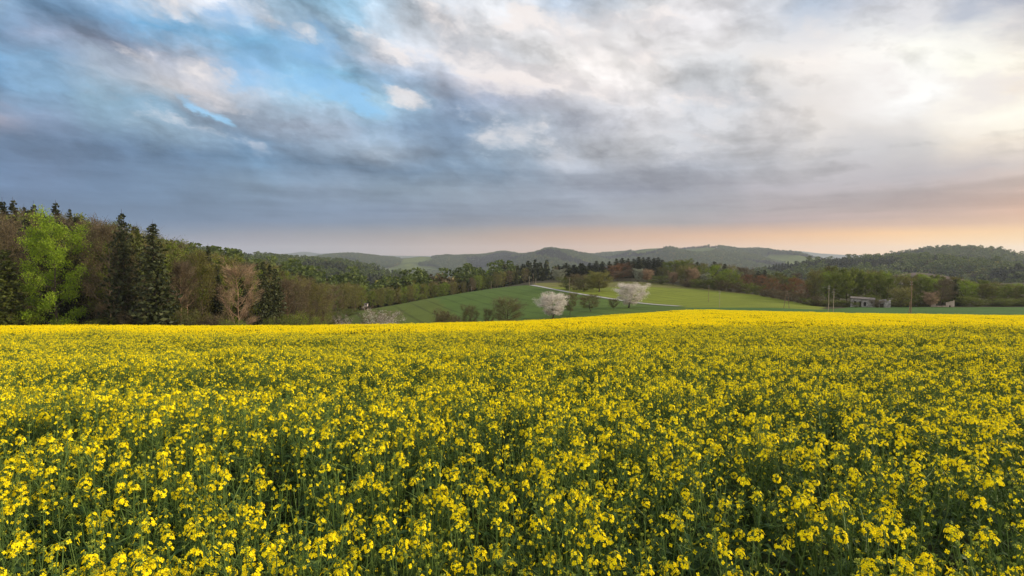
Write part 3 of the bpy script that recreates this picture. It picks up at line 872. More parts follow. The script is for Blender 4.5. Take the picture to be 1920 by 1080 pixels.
def conifer(seed, H, W_, bare=0.06, dens=1.0, droop=0.25, ragged=0.25):
    g = np.random.default_rng(seed)
    tk, cr = MB(), MB()
    zz = np.linspace(0, H, 7)
    tk.tube(np.stack([zz * 0, zz * 0, zz], 1), 0.011 * H * (1 - zz / H) + 0.02, 7)
    nw = int(50 * dens)
    Cs = []; Ss = []; A_ = []; B_ = []
    for i in range(nw):
        t = 1 - (1 - (i + g.random() * .6) / nw) ** 1.15
        z0 = H * (bare + (0.985 - bare) * t)
        L0 = W_ * .5 * ((1 - t) ** 0.58 * 0.93 + 0.06)
        for k in range(6 if t < .85 else 4):
            a = i * 1.1 + k * 6.283 / 6 + g.random() * .7
            L = L0 * g.uniform(1 - 2 * ragged, 1 + ragged * .7)
            m = max(4, int(13 * L / (W_ * .5) + 3))
            ss = np.sort(g.random(m)) ** .8
            px_ = L * ss
            zc = z0 - droop * L * ss + 0.30 * L * ss ** 3 + g.normal(size=m) * 0.05 * L
            lat = g.normal(size=m) * 0.12 * L
            Cs.append(np.stack([px_ * math.cos(a) - lat * math.sin(a), px_ * math.sin(a) + lat * math.cos(a), zc - 0.10 * g.random(m) * L], 1))
            Ss.append(np.full(m, 0.040 * H) * g.uniform(.6, 1.3, m) * (0.62 + 0.38 * (1 - t)))
            A_.append((0, 0, z0)); B_.append((L * math.cos(a), L * math.sin(a), z0 - droop * L + .28 * L))
    C = np.concatenate(Cs)
    cr.cards(C, np.concatenate(Ss), g, 0, aspect=0.55)
    cr.slivers(A_, B_, 0.06, g, 1)
    cr.slivers([(0, 0, H * .93)], [(0, 0, H * 1.02)], 0.10, g, 1)
    return tk, cr


PROTO = {}


def proto(kind, variants, leaf, bark='bark', twig='twig'):
    out_ = []
    for (tk, cr), H, W_ in variants:
        vv = np.concatenate(cr.V)
        H = float(np.percentile(vv[:, 2], 99.7)); W_ = 2 * float(np.percentile(np.hypot(vv[:, 0], vv[:, 1]), 95))
        out_.append((tk.mesh(kind + '_trunk', [MAT[bark]], True), cr.mesh(kind + '_crown', [MAT[leaf], MAT[twig]]), H, W_))
    PROTO[kind] = out_


B_ = branchy
v_green = [(B_(s, 20, 11, .16, .26, 22, sh, 9500, .36, .60, 1500, .05, 1.1), 20, 11) for s, sh in ((1, 'oval'), (2, 'round'), (3, 'vase'))]
v_bare = [(B_(s, 20, 10, .22, .24, 24, sh, 7500, .22, .80, 3200, .05, .75, rise=.7), 20, 10) for s, sh in ((11, 'oval'), (12, 'vase'), (13, 'oval'))]
v_half = [(B_(s, 20, 10, .15, .25, 24, sh, 8500, .26, .75, 2200, .045, 1.0, rise=.7), 20, 10) for s, sh in ((21, 'oval'), (22, 'round'), (23, 'vase'))]
v_con = [(conifer(s, 24, w, b, 1.0, d), 24, w) for s, w, b, d in ((31, 8.5, .05, .25), (32, 7.0, .10, .15), (33, 9.5, .06, .32))]
v_orch = [(B_(s, 8, 7.5, .22, .22, 34, sh, 20000, .17, .42, 2000, .025, .5, rise=.22, lean=.03), 8, 7.5) for s, sh in ((41, 'round'), (42, 'round'), (43, 'oval'))]
v_thin = [(B_(s, 7, 6.5, .26, .15, 26, sh, 16000, .10, .48, 5000, .022, .6, rise=.35, lean=.035), 7, 6.5) for s, sh in ((51, 'round'), (52, 'round'))]
v_bush = [(B_(s, 5, 6, .05, .10, 12, 'round', 5200, .19, .42, 1200, .03, .6, multi=3, rise=.6), 5, 6) for s in (61, 62)]
proto('beech', [(B_(7, 22, 10.5, .05, .28, 26, 'vase', 24000, .27, .62, 1200, .05, .8, rise=.35, up=.3), 22, 10.5)] + v_green[:1], 'beech')
proto('green', v_green, 'green')
proto('olive', v_half, 'olive')
proto('fresh', v_half, 'beech')
proto('brown', v_bare, 'brown')
proto('rust', v_half, 'rust')
proto('spruce', v_con, 'spruce', 'bark_dark', 'bark_dark')
proto('larch', v_con[1:2], 'larch', 'bark', 'twig')
proto('tan', [(B_(71, 18, 11, .20, .26, 20, 'oval', 900, .15, .7, 3600, .05, 1.2, rise=.85, lean=.012), 18, 11)], 'brown', 'bark_tan', 'twig_tan')
proto('pole_tree', [(B_(s, 20, 7, .50, .20, 15, 'oval', 3200, .22, .7, 3200, .045, 1.3, rise=.9, lean=.010), 20, 7) for s in (81, 82)], 'brown', 'bark_tan', 'twig')
proto('blossom', v_orch, 'blossom', 'bark_dark', 'twig')
proto('peach', v_orch[1:2], 'peach', 'bark', 'twig')
proto('pale', v_orch[:1], 'pale', 'bark', 'twig')
proto('orchard', v_thin, 'orchard', 'bark_dark', 'twig')
proto('bush', v_bush, 'green', 'bark', 'twig')
proto('bush_brown', v_bush, 'brown', 'bark', 'twig')
proto('bush_olive', v_bush, 'orchard', 'bark', 'twig')
proto('willow', v_bush[:1] + v_orch[1:2], 'willow', 'bark', 'twig')
proto('bush_blossom', [(B_(s, 6, 7, .05, .12, 14, 'round', 5200, .14, .30, 2600, .03, 1.0, multi=3, rise=1.0, up=1.2), 6, 7) for s in (91, 92)], 'blossom', 'bark', 'twig')
NAME = {'beech': 'beech_tree', 'green': 'broadleaf_tree', 'olive': 'budding_tree', 'fresh': 'young_leaved_tree', 'brown': 'bare_tree', 'rust': 'copper_tree', 'spruce': 'spruce_tree', 'larch': 'larch_tree', 'tan': 'bare_tree', 'pole_tree': 'bare_tree', 'blossom': 'cherry_tree', 'peach': 'blossom_tree', 'pale': 'pale_tree', 'orchard': 'orchard_tree', 'bush': 'bush', 'bush_brown': 'bush', 'bush_olive': 'bush', 'willow': 'willow_bush', 'bush_blossom': 'blossom_bush'}
CAT = {'bush': 'bush', 'bush_brown': 'bush', 'bush_olive': 'bush', 'willow': 'bush', 'bush_blossom': 'bush'}
_cnt = {}


def plant(kind, px, Y, top, wpx=None, label='', group=None, var=None, base_py=None):
    """one tree of its own: crown centre column px, distance Y, top row, crown width in photo pixels"""
    vs = PROTO[kind]
    _cnt[kind] = _cnt.get(kind, 0) + 1
    v = vs[(_cnt[kind] if var is None else var) % len(vs)]
    tp = P(px, top, Y)
    zb = float(hz(tp.x, Y)) - 0.15
    H = max(tp.z - zb, 1.5)
    if wpx and (kind in CAT or kind == 'spruce'): wpx = wpx * 1.2
    Wd = (wpx / F * Y) if wpx else H * v[3] / v[2] * rng.uniform(.85, 1.15)
    o = empty(NAME[kind], (tp.x, Y, zb), rng.random() * 6.28, (Wd / v[3], Wd / v[3], H / v[2]))
    tag(o, label, CAT.get(kind, 'tree'), group)
    for nm, ms in (('trunk', v[0]), ('crown', v[1])):
        c = link(bpy.data.objects.new(nm, ms)); c.parent = o
    return o


# --- left wood: the trees that can be told apart
LW = 'trees of the left wood edge'
plant('beech', 100, 94, 398, 104, 'bright fresh green beech branching to the ground, the most vivid tree of the left wood', LW, 0)
plant('larch', 8, 90, 470, 74, 'olive green larch cut by the left edge of the photo', LW)
plant('brown', 26, 100, 408, 84, 'grey-brown leafless tree between the bright beech and the left edge', LW, 0)
plant('brown', 186, 99, 414, 92, 'broad brown leafless tree touching the right side of the bright beech', LW, 2)
plant('spruce', 228, 95, 402, 62, 'dark spruce with spreading top boughs that rises above its neighbours right of the bright beech', LW, 2)
plant('larch', 258, 102, 430, 40, 'pale olive larch squeezed between two dark spruces', LW)
plant('spruce', 286, 94, 421, 66, 'tall dark pointed spruce at the skyline step of the left wood', LW, 0)
plant('brown', 238, 96, 470, 60, 'brown twiggy tree in front of the spruce with spreading top boughs', LW, 1)
plant('pole_tree', 333, 104, 486, 40, 'brown tree with a straight pale trunk, left one of a leaning pair', LW, 0)
plant('pole_tree', 349, 106, 488, 40, 'brown tree with a leaning pale trunk, right one of a leaning pair', LW, 1)
plant('olive', 376, 118, 470, 52, 'olive leafed tree behind the pair of pale trunks', LW, 0)
plant('spruce', 390, 130, 463, 30, 'narrow dark spruce poking above the olive crowns', LW, 1)
plant('tan', 446, 112, 486, 78, 'bare tan tree with a fan of pale limbs, palest of the wood edge', LW, 0)
plant('spruce', 493, 122, 492, 42, 'dark spruce right behind the bare tan tree', LW, 2)
plant('fresh', 482, 128, 500, 26, 'small fresh green tree glowing among dark spruces', LW, 1)
plant('spruce', 516, 124, 505, 36, 'dark stocky spruce between the bare tan tree and the reddish crowns', LW, 0)
plant('pole_tree', 538, 128, 520, 34, 'reddish brown tree with a thin white trunk', LW, 0)
plant('brown', 564, 136, 522, 44, 'reddish brown twiggy crown beside the thin white trunk', LW, 1)
plant('olive', 590, 150, 526, 38, 'dull olive tree at the low right end of the left wood', LW, 1)
plant('bush', 546, 104, 584, 50, 'pale green rounded bush at the foot of the reddish trees', 'bushes along the left wood edge', 0)
plant('bush', 508, 102, 594, 26, 'small bright green bush left of the pale rounded bush', 'bushes along the left wood edge', 1)
plant('bush', 440, 98, 596, 44, 'low green bush under the bare tan tree', 'bushes along the left wood edge', 0)
plant('bush_olive', 345, 97, 578, 46, 'low olive bush under the leaning pair of pale trunks', 'bushes along the left wood edge', 1)
plant('bush', 190, 94, 594, 66, 'dark green brushwood at the foot of the broad brown tree', 'bushes along the left wood edge', 0)
plant('bush_brown', 250, 94, 578, 60, 'brown brushwood at the foot of the dark spruces', 'bushes along the left wood edge', 1)
plant('bush_brown', 400, 98, 586, 40, 'brown brushwood left of the bare tan tree', 'bushes along the left wood edge', 0)
plant('bush', 590, 125, 590, 44, 'green bush below the olive tree at the end of the left wood', 'bushes along the left wood edge', 1)
plant('bush', 30, 90, 580, 60, 'dark green brushwood left of the bright beech', 'bushes along the left wood edge', 0)
# spruces on its skyline
for px, top, w, lab in ((4, 378, 40, 'cut by the left edge'), (24, 376, 30, 'tallest of the group'), (45, 388, 28, 'right of the tallest'), (63, 384, 26, 'left of the bright beech top'), (104, 381, 30, 'behind the bright beech top'), (131, 392, 26, 'at the right shoulder of the bright beech')):
    plant('spruce', px, 128, top + 2, w * 1.35, 'dark spruce tip on the left skyline, ' + lab, 'spruce tips on the left skyline')
# crowded ranks behind
LWF = 'crowded trees in the depth of the left wood'
topline = lambda q: np.interp(q, [-120, 0, 60, 150, 200, 260, 300, 330, 380, 440, 500, 560, 600], [385, 392, 400, 405, 415, 432, 445, 458, 468, 482, 492, 512, 526])
DEP = {'brown': 'brown leafless tree crowded in the depth of the left wood', 'spruce': 'dark spruce crowded in the depth of the left wood', 'olive': 'olive budding tree crowded in the depth of the left wood', 'green': 'green leafed tree crowded in the depth of the left wood'}
for r_, (dY, step, dt) in enumerate(((8, 24, 16), (20, 25, 3), (40, 28, -4))):
    for px in np.arange(-100 + r_ * 9, 600, step):
        q = px + rng.uniform(-7, 7)
        kind = rng.choice(['brown', 'spruce', 'olive', 'green'], p=[.18, .46, .22, .14])
        if q > 300: kind = rng.choice(['brown', 'spruce', 'olive', 'green'], p=[.22, .24, .32, .22])
        Yb = np.interp(q, [-100, 300, 600], [97, 104, 155])
        tpx = topline(q) + dt + rng.uniform(-4, 11)
        plant(kind, q, Yb + dY + rng.uniform(-3, 3), tpx, None, DEP[kind], LWF)

# --- wood along the left foot and back of the knoll
KW = 'trees along the back of the green knoll'
KL = {'olive': 'olive budding tree in the row behind the green knoll', 'green': 'green leafed tree in the row behind the green knoll', 'fresh': 'yellow-green tree in the row behind the green knoll', 'brown': 'brown leafless tree in the row behind the green knoll', 'spruce': 'dark spruce in the row behind the green knoll'}
kt = lambda q: np.interp(q, [590, 605, 625, 650, 665, 685, 715, 745, 765, 785, 810, 850, 870, 900, 940, 980, 1010, 1050], [530, 528, 530, 526, 530, 539, 538, 539, 536, 530, 527, 528, 525, 514, 508, 502, 500, 497])
ky = lambda q: np.interp(q, [590, 640, 700, 760, 850, 950, 1050], [200, 235, 268, 300, 330, 350, 370])
for r_, (dY, step) in enumerate(((0, 17), (22, 19))):
    for px in np.arange(596 + 7 * r_, 1050, step):
        q = px + rng.uniform(-4, 4)
        kind = rng.choice(['olive', 'green', 'fresh', 'brown'], p=[.34, .30, .20, .16]) if q < 860 else rng.choice(['olive', 'green', 'fresh', 'brown', 'spruce'], p=[.34, .16, .06, .34, .10])
        if q > 985: kind = rng.choice(['spruce', 'brown', 'olive'], p=[.6, .2, .2])
        plant(kind, q, ky(q) + dY, kt(q) + rng.uniform(-2, 4) + (2 if r_ == 0 else 0), None, KL[kind], KW)
for px, Y, top, w, lab in ((600, 185, 566, 36, 'round green bush where the left wood meets the knoll'), (622, 200, 582, 30, 'low green bush at the hidden foot of the knoll'), (655, 222, 578, 34, 'low green bush beside the hunting hide'), (790, 292, 551, 16, 'small pale bush at the crest of the knoll')):
    plant('bush', px, Y, top, w, lab, 'bushes at the back of the knoll')

# --- orchard row at the foot of the knoll
OR = 'orchard trees along the near foot of the knoll'
plant('bush_blossom', 708, 101, 576, 70, 'large white blossoming bush behind the brow of the yellow field', 'blossoming bushes at the brow', 0)
plant('bush_blossom', 634, 101, 590, 44, 'smaller white blossoming bush behind the brow of the yellow field', 'blossoming bushes at the brow', 1)
plant('bush_brown', 832, 120, 579, 34, 'grey-brown leafless bush left of the low orchard trees', OR, 0)
plant('bush_brown', 856, 122, 590, 22, 'lowest brown bush between two orchard trees', OR, 1)
plant('orchard', 879, 124, 571, 36, 'rounded dull olive orchard tree with several dark stems', OR, 0)
plant('orchard', 917, 126, 578, 22, 'small slender dark orchard tree left of the broad one', OR, 1)
plant('orchard', 948, 126, 557, 66, 'broad brown-olive orchard tree with a short dark trunk', OR, 0)
plant('blossom', 1036, 134, 547, 56, 'white cherry in bloom, left one of the two white trees', OR, 1)
plant('orchard', 1069, 138, 548, 28, 'slim olive orchard tree close beside the left white cherry', OR, 1)
plant('orchard', 1108, 144, 551, 46, 'leaning olive orchard tree midway between the two white cherries', OR, 0)
plant('orchard', 1151, 150, 560, 22, 'small bare orchard tree touching the larger white cherry', OR, 1)
plant('blossom', 1179, 156, 530, 66, 'largest white cherry in bloom, right one of the two white trees', OR, 0)
# --- wood and hedges behind the farm road
CW = 'trees and bushes of the wood above the farm road'
plant('pale', 1048, 322, 504, 26, 'pale green blossoming tree at the top of the farm road', CW, 0)
for px, Y, top, w, kind, lab in (
    (1066, 262, 518, 34, 'bush', 'dark green bush beside the road bend'), (1082, 256, 513, 36, 'bush_brown', 'brown bush in the roadside thicket'),
    (1096, 250, 520, 32, 'bush_olive', 'olive bush in the roadside thicket'), (1124, 246, 507, 40, 'willow', 'tall pointed olive bush at the right end of the roadside thicket'),
    (1110, 262, 512, 34, 'bush', 'dark bush hidden in the middle of the roadside thicket'),
    (1150, 345, 496, 30, 'rust', 'reddish brown tree above the largest white cherry'), (1172, 350, 492, 36, 'rust', 'wide reddish brown tree behind the largest white cherry'),
    (1160, 335, 508, 26, 'brown', 'brown tree in the gap behind the white cherry'), (1183, 335, 505, 24, 'brown', 'brown tree left of the pale grey-green tree'),
    (1197, 322, 503, 20, 'pale', 'pale grey-green blossoming tree at the meadow edge'), (1213, 322, 504, 26, 'peach', 'peach coloured blossoming tree at the meadow edge'),
    (1238, 312, 516, 36, 'bush', 'large dark green bush at the upper meadow edge'), (1222, 318, 524, 18, 'bush', 'small green bush under the peach coloured tree'),
    (1263, 335, 488, 44, 'green', 'tall dome shaped green tree above the meadow'), (1244, 330, 500, 24, 'olive', 'olive tree behind the large dark bush'),
    (1262, 312, 508, 20, 'peach', 'small greyish blossoming tree at the meadow edge'), (1283, 308, 495, 30, 'willow', 'yellow-green tree leaning over the meadow edge'),
    (1298, 305, 500, 26, 'peach', 'beige budding tree beside the yellow-green one'), (1288, 330, 485, 36, 'green', 'large green crown behind the yellow-green tree'),
    (1312, 312, 496, 30, 'bush', 'dark green bushy tree at the meadow corner'), (1326, 305, 513, 26, 'pale', 'small pinkish grey tree in front of dark trunks'),
    (1340, 298, 496, 34, 'fresh', 'fresh green tree in the middle of the meadow edge'), (1368, 285, 503, 36, 'fresh', 'rounded yellow-green tree before the rust coloured row'),
    (1352, 290, 512, 26, 'bush', 'dark bush between two fresh green trees'), (1384, 278, 514, 26, 'green', 'green tree left of the rust coloured row')):
    plant(kind, px, Y, top, w, lab, CW)
for px, top in ((1048, 498), (1062, 494), (1077, 497), (1092, 495), (1106, 491), (1118, 490), (1130, 492), (1143, 489), (1156, 486), (1167, 482), (1178, 485), (1188, 484), (1197, 482), (1206, 484), (1216, 483), (1226, 486), (1234, 484), (1242, 489)):
    plant('spruce', px, 385 + rng.uniform(-14, 14), top + rng.uniform(-2, 3), 18 + rng.uniform(0, 10), 'blackish spruce in the dense row on the skyline above the farm road', 'spruces on the skyline above the farm road')
for px in np.arange(1052, 1245, 15):
    plant('spruce', px + rng.uniform(-4, 4), 366, 494 + rng.uniform(-2, 10), 24, 'blackish spruce filling the wood above the farm road', 'spruces filling the wood above the farm road')
RL = {'rust': 'rust coloured tree in the long meadow edge', 'spruce': 'dark spruce behind the long meadow edge', 'olive': 'olive tree behind the long meadow edge', 'green': 'green tree behind the long meadow edge', 'brown': 'brown tree behind the long meadow edge'}
for px, top, w in ((1404, 514, 28), (1428, 515, 28), (1452, 520, 26), (1488, 520, 34), (1510, 532, 26), (1470, 530, 26)):
    plant('rust', px, np.interp(px, [1400, 1520], [272, 222]), top, w, RL['rust'], 'rust coloured trees of the meadow edge')
for px in np.arange(1256, 1530, 10):
    kind = rng.choice(['spruce', 'olive', 'green', 'brown'], p=[.34, .26, .20, .20])
    plant(kind, px + rng.uniform(-4, 4), np.interp(px, [1256, 1400, 1530], [345, 305, 250]) + rng.uniform(-6, 14), np.interp(px, [1256, 1300, 1350, 1400, 1460, 1530], [489, 489, 493, 502, 514, 514]) + rng.uniform(-3, 8), 24, RL[kind], 'mixed trees behind the meadow edge')
for px in np.arange(1290, 1535, 16):
    bo = np.interp(px, [1290, 1363, 1410, 1465, 1537], [541, 545, 551, 563, 577])
    plant(rng.choice(['bush', 'bush_brown']), px, np.interp(px, [1290, 1363, 1410, 1465, 1537], [300, 283, 262, 230, 190]), bo - rng.uniform(14, 22), 24, 'dark low bush lining the long meadow edge', 'bushes lining the meadow edge')
# --- right wood
RW_ = 'trees of the right wood'
rt = lambda q: -3 + np.interp(q, [1520, 1540, 1560, 1590, 1620, 1660, 1700, 1740, 1770, 1790, 1810, 1840, 1880, 1940, 2100], [512, 505, 501, 503, 508, 511, 514, 517, 520, 522, 525, 528, 533, 535, 533])
RT = {'olive': 'olive crowned tree in the close right wood', 'green': 'green crowned tree in the close right wood', 'fresh': 'yellow-green crowned tree in the close right wood', 'brown': 'brown crowned tree in the close right wood'}
for r_, (dY, step, dt) in enumerate(((0, 20, 10), (16, 19, 0))):
    for px in np.arange(1528 + 8 * r_, 2060, step):
        q = px + rng.uniform(-5, 5)
        kind = rng.choice(['olive', 'green', 'fresh', 'brown'], p=[.24, .56, .16, .04])
        plant(kind, q, 206 + dY + rng.uniform(-3, 3), rt(q) + dt * rng.random() + rng.uniform(-2, 3), 34, RT[kind], RW_)
for px in np.arange(1524, 2040, 22):
    plant('bush', px + rng.uniform(-6, 6), 197 + rng.uniform(-2, 2), 558 + rng.uniform(-6, 8), 32, 'dark low bush along the foot of the right wood', 'bushes along the right wood foot')
plant('willow', 1689, 192, 537, 36, 'yellowish rounded small tree between the ruin and the tall pole', RW_, 0)
plant('brown', 1763, 194, 521, 40, 'brown bare crowned tree with dark trunk, left one beside the beige ruin', RW_, 0)
plant('brown', 1775, 196, 527, 34, 'brown bare crowned tree with dark trunk, right one beside the beige ruin', RW_, 2)
plant('spruce', 1791, 198, 524, 22, 'dark spiky tree right of the brown bare pair', RW_, 0)
plant('peach', 1746, 192, 546, 26, 'pale beige budding tree left of the brown bare pair', RW_, 0)
plant('bush', 1604, 188.3, 566, 14, 'ivy green bush growing before the ruin wall', 'bushes at the ruin', 0)
plant('bush_brown', 1643, 188.5, 562, 20, 'brown bush in the collapsed middle of the ruin', 'bushes at the ruin', 1)

# ------------------------------------------------------------------ built things
M_wall = surf_mat('lime_wall', (0.13, 0.12, 0.11), (0.36, 0.335, 0.315), 1.3, lo=0.3, hi=0.65)
M_wall2 = surf_mat('beige_wall', (0.36, 0.28, 0.22), (0.52, 0.42, 0.34), 0.9)
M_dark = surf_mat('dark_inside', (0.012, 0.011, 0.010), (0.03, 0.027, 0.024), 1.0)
M_roof = surf_mat('weathered_roof', (0.07, 0.06, 0.055), (0.15, 0.135, 0.125), 1.2)
M_pole = surf_mat('pole_wood', (0.13, 0.085, 0.055), (0.22, 0.155, 0.105), 2.0, obj_coord=True)
M_pole2 = surf_mat('weathered_pole', (0.24, 0.19, 0.14), (0.36, 0.29, 0.21), 2.0, obj_coord=True)
M_steel = surf_mat('insulator', (0.30, 0.31, 0.30), (0.42, 0.42, 0.40), 4.0, rough=0.5, obj_coord=True)


def utility_pole(px, top, Y, mat, label, r=0.14, kind='single', lean=0.0):
    r *= .52
    tp = P(px, top, Y); zb = float(hz(tp.x, Y)) - 0.3; H = tp.z - zb
    o = empty('utility_pole', (tp.x, Y, zb)); tag(o, label, 'pole', 'wooden poles of the power line')
    if kind == 'aframe':
        for sgn in (-1, 1):
            MB().tube([(sgn * 0.75, 0, 0), (sgn * 0.42, 0, H * .55), (sgn * 0.12, 0, H)], [r, r * .9, r * .75], 8).obj('post', mat, o, True)
        MB().box(-.62, .62, -.08, .08, H * .45, H * .45 + .18).obj('crossbrace', mat, o)
        MB().box(-.45, .45, -.07, .07, H * .72, H * .72 + .15).obj('crossbrace', mat, o)
    else:
        MB().tube([(0, 0, 0), (lean * .5, 0, H * .5), (lean, 0, H)], [r, r * .88, r * .7], 9).obj('post', mat, o, True)
    if kind == 'strut':
        MB().tube([(-0.55, -.1, 0.2), (-0.30, -.05, H * .5)], [r * .8, r * .7], 8).obj('strut', mat, o, True)
    ins = MB()
    for sgn, hh in ((-1, .45), (1, .45), (-1, .95), (1, .95)):
        ins.tube([(lean + sgn * .10, 0, H - hh), (lean + sgn * .22, 0, H - hh), (lean + sgn * .24, 0, H - hh + .16)], [.02, .025, .045], 6)
    ins.obj('insulator', M_steel, o, True)
    return o


utility_pole(1710.5, 525, 112, M_pole, 'tall dark wooden pole at the far field edge with a short stub beside it', .19, 'strut', -.1)
utility_pole(1554.5, 534, 138, M_pole2, 'taller pale pole of the close pair in front of the right wood', .14)
utility_pole(1563.5, 545, 134, M_pole2, 'shorter pale pole of the close pair in front of the right wood', .14)
utility_pole(1475.5, 544, 150, M_pole, 'two-legged wooden pole standing on the lower meadow', .13, 'aframe')
utility_pole(1329, 533, 190, M_pole, 'thin dark pole on the meadow, left one of two', .12)
utility_pole(1349.5, 544, 150, M_pole2, 'thin dark pole on the meadow, right one of two', .10)
utility_pole(1067.5, 520, 238, M_pole2, 'slim pale pole in front of the roadside thicket', .12)
utility_pole(992.3, 518, 296, M_pole2, 'left one of three pale poles at the start of the farm road', .17)
utility_pole(999.8, 513, 305, M_pole, 'middle one of three pale poles at the start of the farm road', .14)
utility_pole(1004.6, 522, 294, M_pole2, 'right one of three pale poles at the start of the farm road', .17)
utility_pole(921, 527, 300, M_pole2, 'slim pole on the crest of the knoll left of the three', .12)
utility_pole(884.5, 536, 300, M_pole2, 'shortest pole on the crest of the knoll, furthest left', .11)

# hunting hide beside the knoll wood
tp = P(686.5, 568, 232); zb = float(hz(tp.x, 232)) - .2
o = empty('hunting_hide', (tp.x, 232, zb)); tag(o, 'small pale wooden hunting hide on stilts at the edge of the knoll', 'hunting hide')
Hh = tp.z - zb
for sx in (-.5, .5):
    for sy in (-.5, .5):
        MB().tube([(sx * 1.25, sy * 1.25, 0), (sx, sy, Hh * .6)], [.07, .06], 6).obj('leg', M_pole, o)
MB().box(-.62, .62, -.62, .62, Hh * .58, Hh * .9).obj('cabin', surf_mat('hide_boards', (.32, .28, .27), (.45, .40, .38), 2.0), o)
MB().box(-.35, .35, -.635, -.60, Hh * .72, Hh * .82).obj('window', M_dark, o)
MB().box(-.78, .78, -.78, .78, Hh * .905, Hh * .96).obj('roof', M_roof, o)

# derelict white farm building: two wall blocks with a collapsed middle
Yb = 190.0
def bx(px): return (px - 960) / F * Yb
x0, x1, x2, x3 = bx(1596), bx(1642), bx(1647), bx(1671.5)
zg = float(hz((x0 + x3) / 2, Yb)) - .3
def bz(py): return zpy(py, Yb) - zg
xc = (x0 + x3) / 2
th = math.atan2(xc, Yb)
o = empty('ruined_house', (xc, Yb, zg), -th, (math.cos(th), 1, .88)); tag(o, 'roofless white farm building with dark openings at the foot of the right wood', 'building')
X = lambda px: bx(px) - xc
top1 = bz(558.5)
def wall(mb, xa, xb, z1, opens, z2=None, th=.4):
    """front wall with openings (xl, xr, zlo, zhi)"""
    z2 = z1 if z2 is None else z2
    xs = sorted({xa, xb, *[q for op in opens for q in op[:2]]})
    tz = lambda x: z1 + (z2 - z1) * (x - xa) / (xb - xa)
    for a, b in zip(xs[:-1], xs[1:]):
        op = [q for q in opens if q[0] <= a + 1e-6 and q[1] >= b - 1e-6]
        spans = [(0, None)] if not op else [(0, op[0][2]), (op[0][3], None)]
        for lo, hi in spans:
            za, zb_ = (tz(a), tz(b)) if hi is None else (hi, hi)
            if min(za, zb_) - lo < .02: continue
            mb.add([(a, 0, lo), (b, 0, lo), (b, 0, zb_), (a, 0, za), (a, th, lo), (b, th, lo), (b, th, zb_), (a, th, za)],
                   [(0, 1, 2, 3), (5, 4, 7, 6), (3, 2, 6, 7), (0, 3, 7, 4), (1, 5, 6, 2), (4, 5, 1, 0)])
    return mb
w1 = wall(MB(), X(1596), X(1642), top1, [(X(1602.5), X(1607.5), bz(572), bz(564)), (X(1612.5), X(1617), .3, bz(564)), (X(1621.5), X(1626), bz(574), bz(565))], bz(561))
w1.box(X(1596), X(1596) + .4, .4, 5.2, 0, top1 - .1)
w1.box(X(1642) - .4, X(1642), .4, 5.2, 0, bz(563))
w1.box(X(1596) + .4, X(1642) - .4, 4.8, 5.2, 0, bz(561.5))
w1.obj('wall', M_wall, o)
w2 = wall(MB(), X(1647), X(1671.5), bz(564), [(X(1652), X(1659), .3, bz(567.5))], bz(560.5))
w2.box(X(1671.5) - .4, X(1671.5), .4, 5, 0, bz(561)); w2.box(X(1647), X(1647) + .4, .4, 5, 0, bz(566))
w2.box(X(1647) + .4, X(1671.5) - .4, 4.6, 5, 0, bz(563))
w2.obj('wall', M_wall, o)
MB().box(X(1642), X(1647), 0.1, .5, 0, bz(573)).obj('wall', M_wall, o)
for px_a, px_b, lo, hi in ((1602.5, 1607.5, bz(572), bz(564)), (1621.5, 1626, bz(574), bz(565))):
    MB().box(X(px_a) + .03, X(px_b) - .03, .22, .26, lo + .02, hi - .02).obj('window', M_dark, o)
for px_a, px_b, hi in ((1612.5, 1617, bz(564)), (1652, 1659, bz(567.5))):
    MB().box(X(px_a) + .03, X(px_b) - .03, .22, .26, .32, hi - .02).obj('door', M_dark, o)
rf_ = MB().add([(X(1595), -.25, top1 + .06), (X(1643), -.25, bz(561) + .06), (X(1643), 5.4, bz(560) + .3), (X(1595), 5.4, top1 + .35),
                (X(1595), -.25, top1 + .22), (X(1643), -.25, bz(561) + .22), (X(1643), 5.4, bz(560) + .46), (X(1595), 5.4, top1 + .5)],
               [(3, 2, 1, 0), (4, 5, 6, 7), (0, 1, 5, 4), (1, 2, 6, 5), (2, 3, 7, 6), (3, 0, 4, 7)])
rf_.obj('roof', M_roof, o)
MB().add([(X(1650), -.15, bz(564) + .1), (X(1664), -.15, bz(561)), (X(1664), 4.8, bz(559.5)), (X(1650), 4.8, bz(562.5)),
          (X(1650), -.15, bz(564) + .22), (X(1664), -.15, bz(561) + .12), (X(1664), 4.8, bz(559.5) + .12), (X(1650), 4.8, bz(562.5) + .12)],
         [(3, 2, 1, 0), (4, 5, 6, 7), (0, 1, 5, 4), (1, 2, 6, 5), (2, 3, 7, 6), (3, 0, 4, 7)]).obj('roof', M_roof, o)
# beige ruin by the brown trees
Yb = 193.0
xc = bx(1770); zg = float(hz(xc, Yb)) - .3
th = math.atan2(xc, Yb)
o = empty('ruined_shed', (xc, Yb, zg), -th, (math.cos(th), 1, 1)); tag(o, 'low beige ruined shed half hidden behind the brown bare trees', 'building')
sh = wall(MB(), X(1776), X(1792), bz(567), [(X(1782), X(1785), .3, bz(572))], bz(563)); sh.box(X(1776), X(1776) + .4, .4, 4, 0, bz(568)); sh.box(X(1792) - .4, X(1792), .4, 4, 0, bz(564))
sh.obj('wall', M_wall2, o)
wall(MB(), X(1746), X(1757), bz(568), [], bz(570)).obj('wall', M_wall2, o)
wall(MB(), X(1757), X(1776), bz(574), [], bz(573)).obj('wall', M_wall2, o)
MB().box(X(1782) + .03, X(1785) - .03, .2, .24, .3, bz(572) - .03).obj('door', M_dark, o)
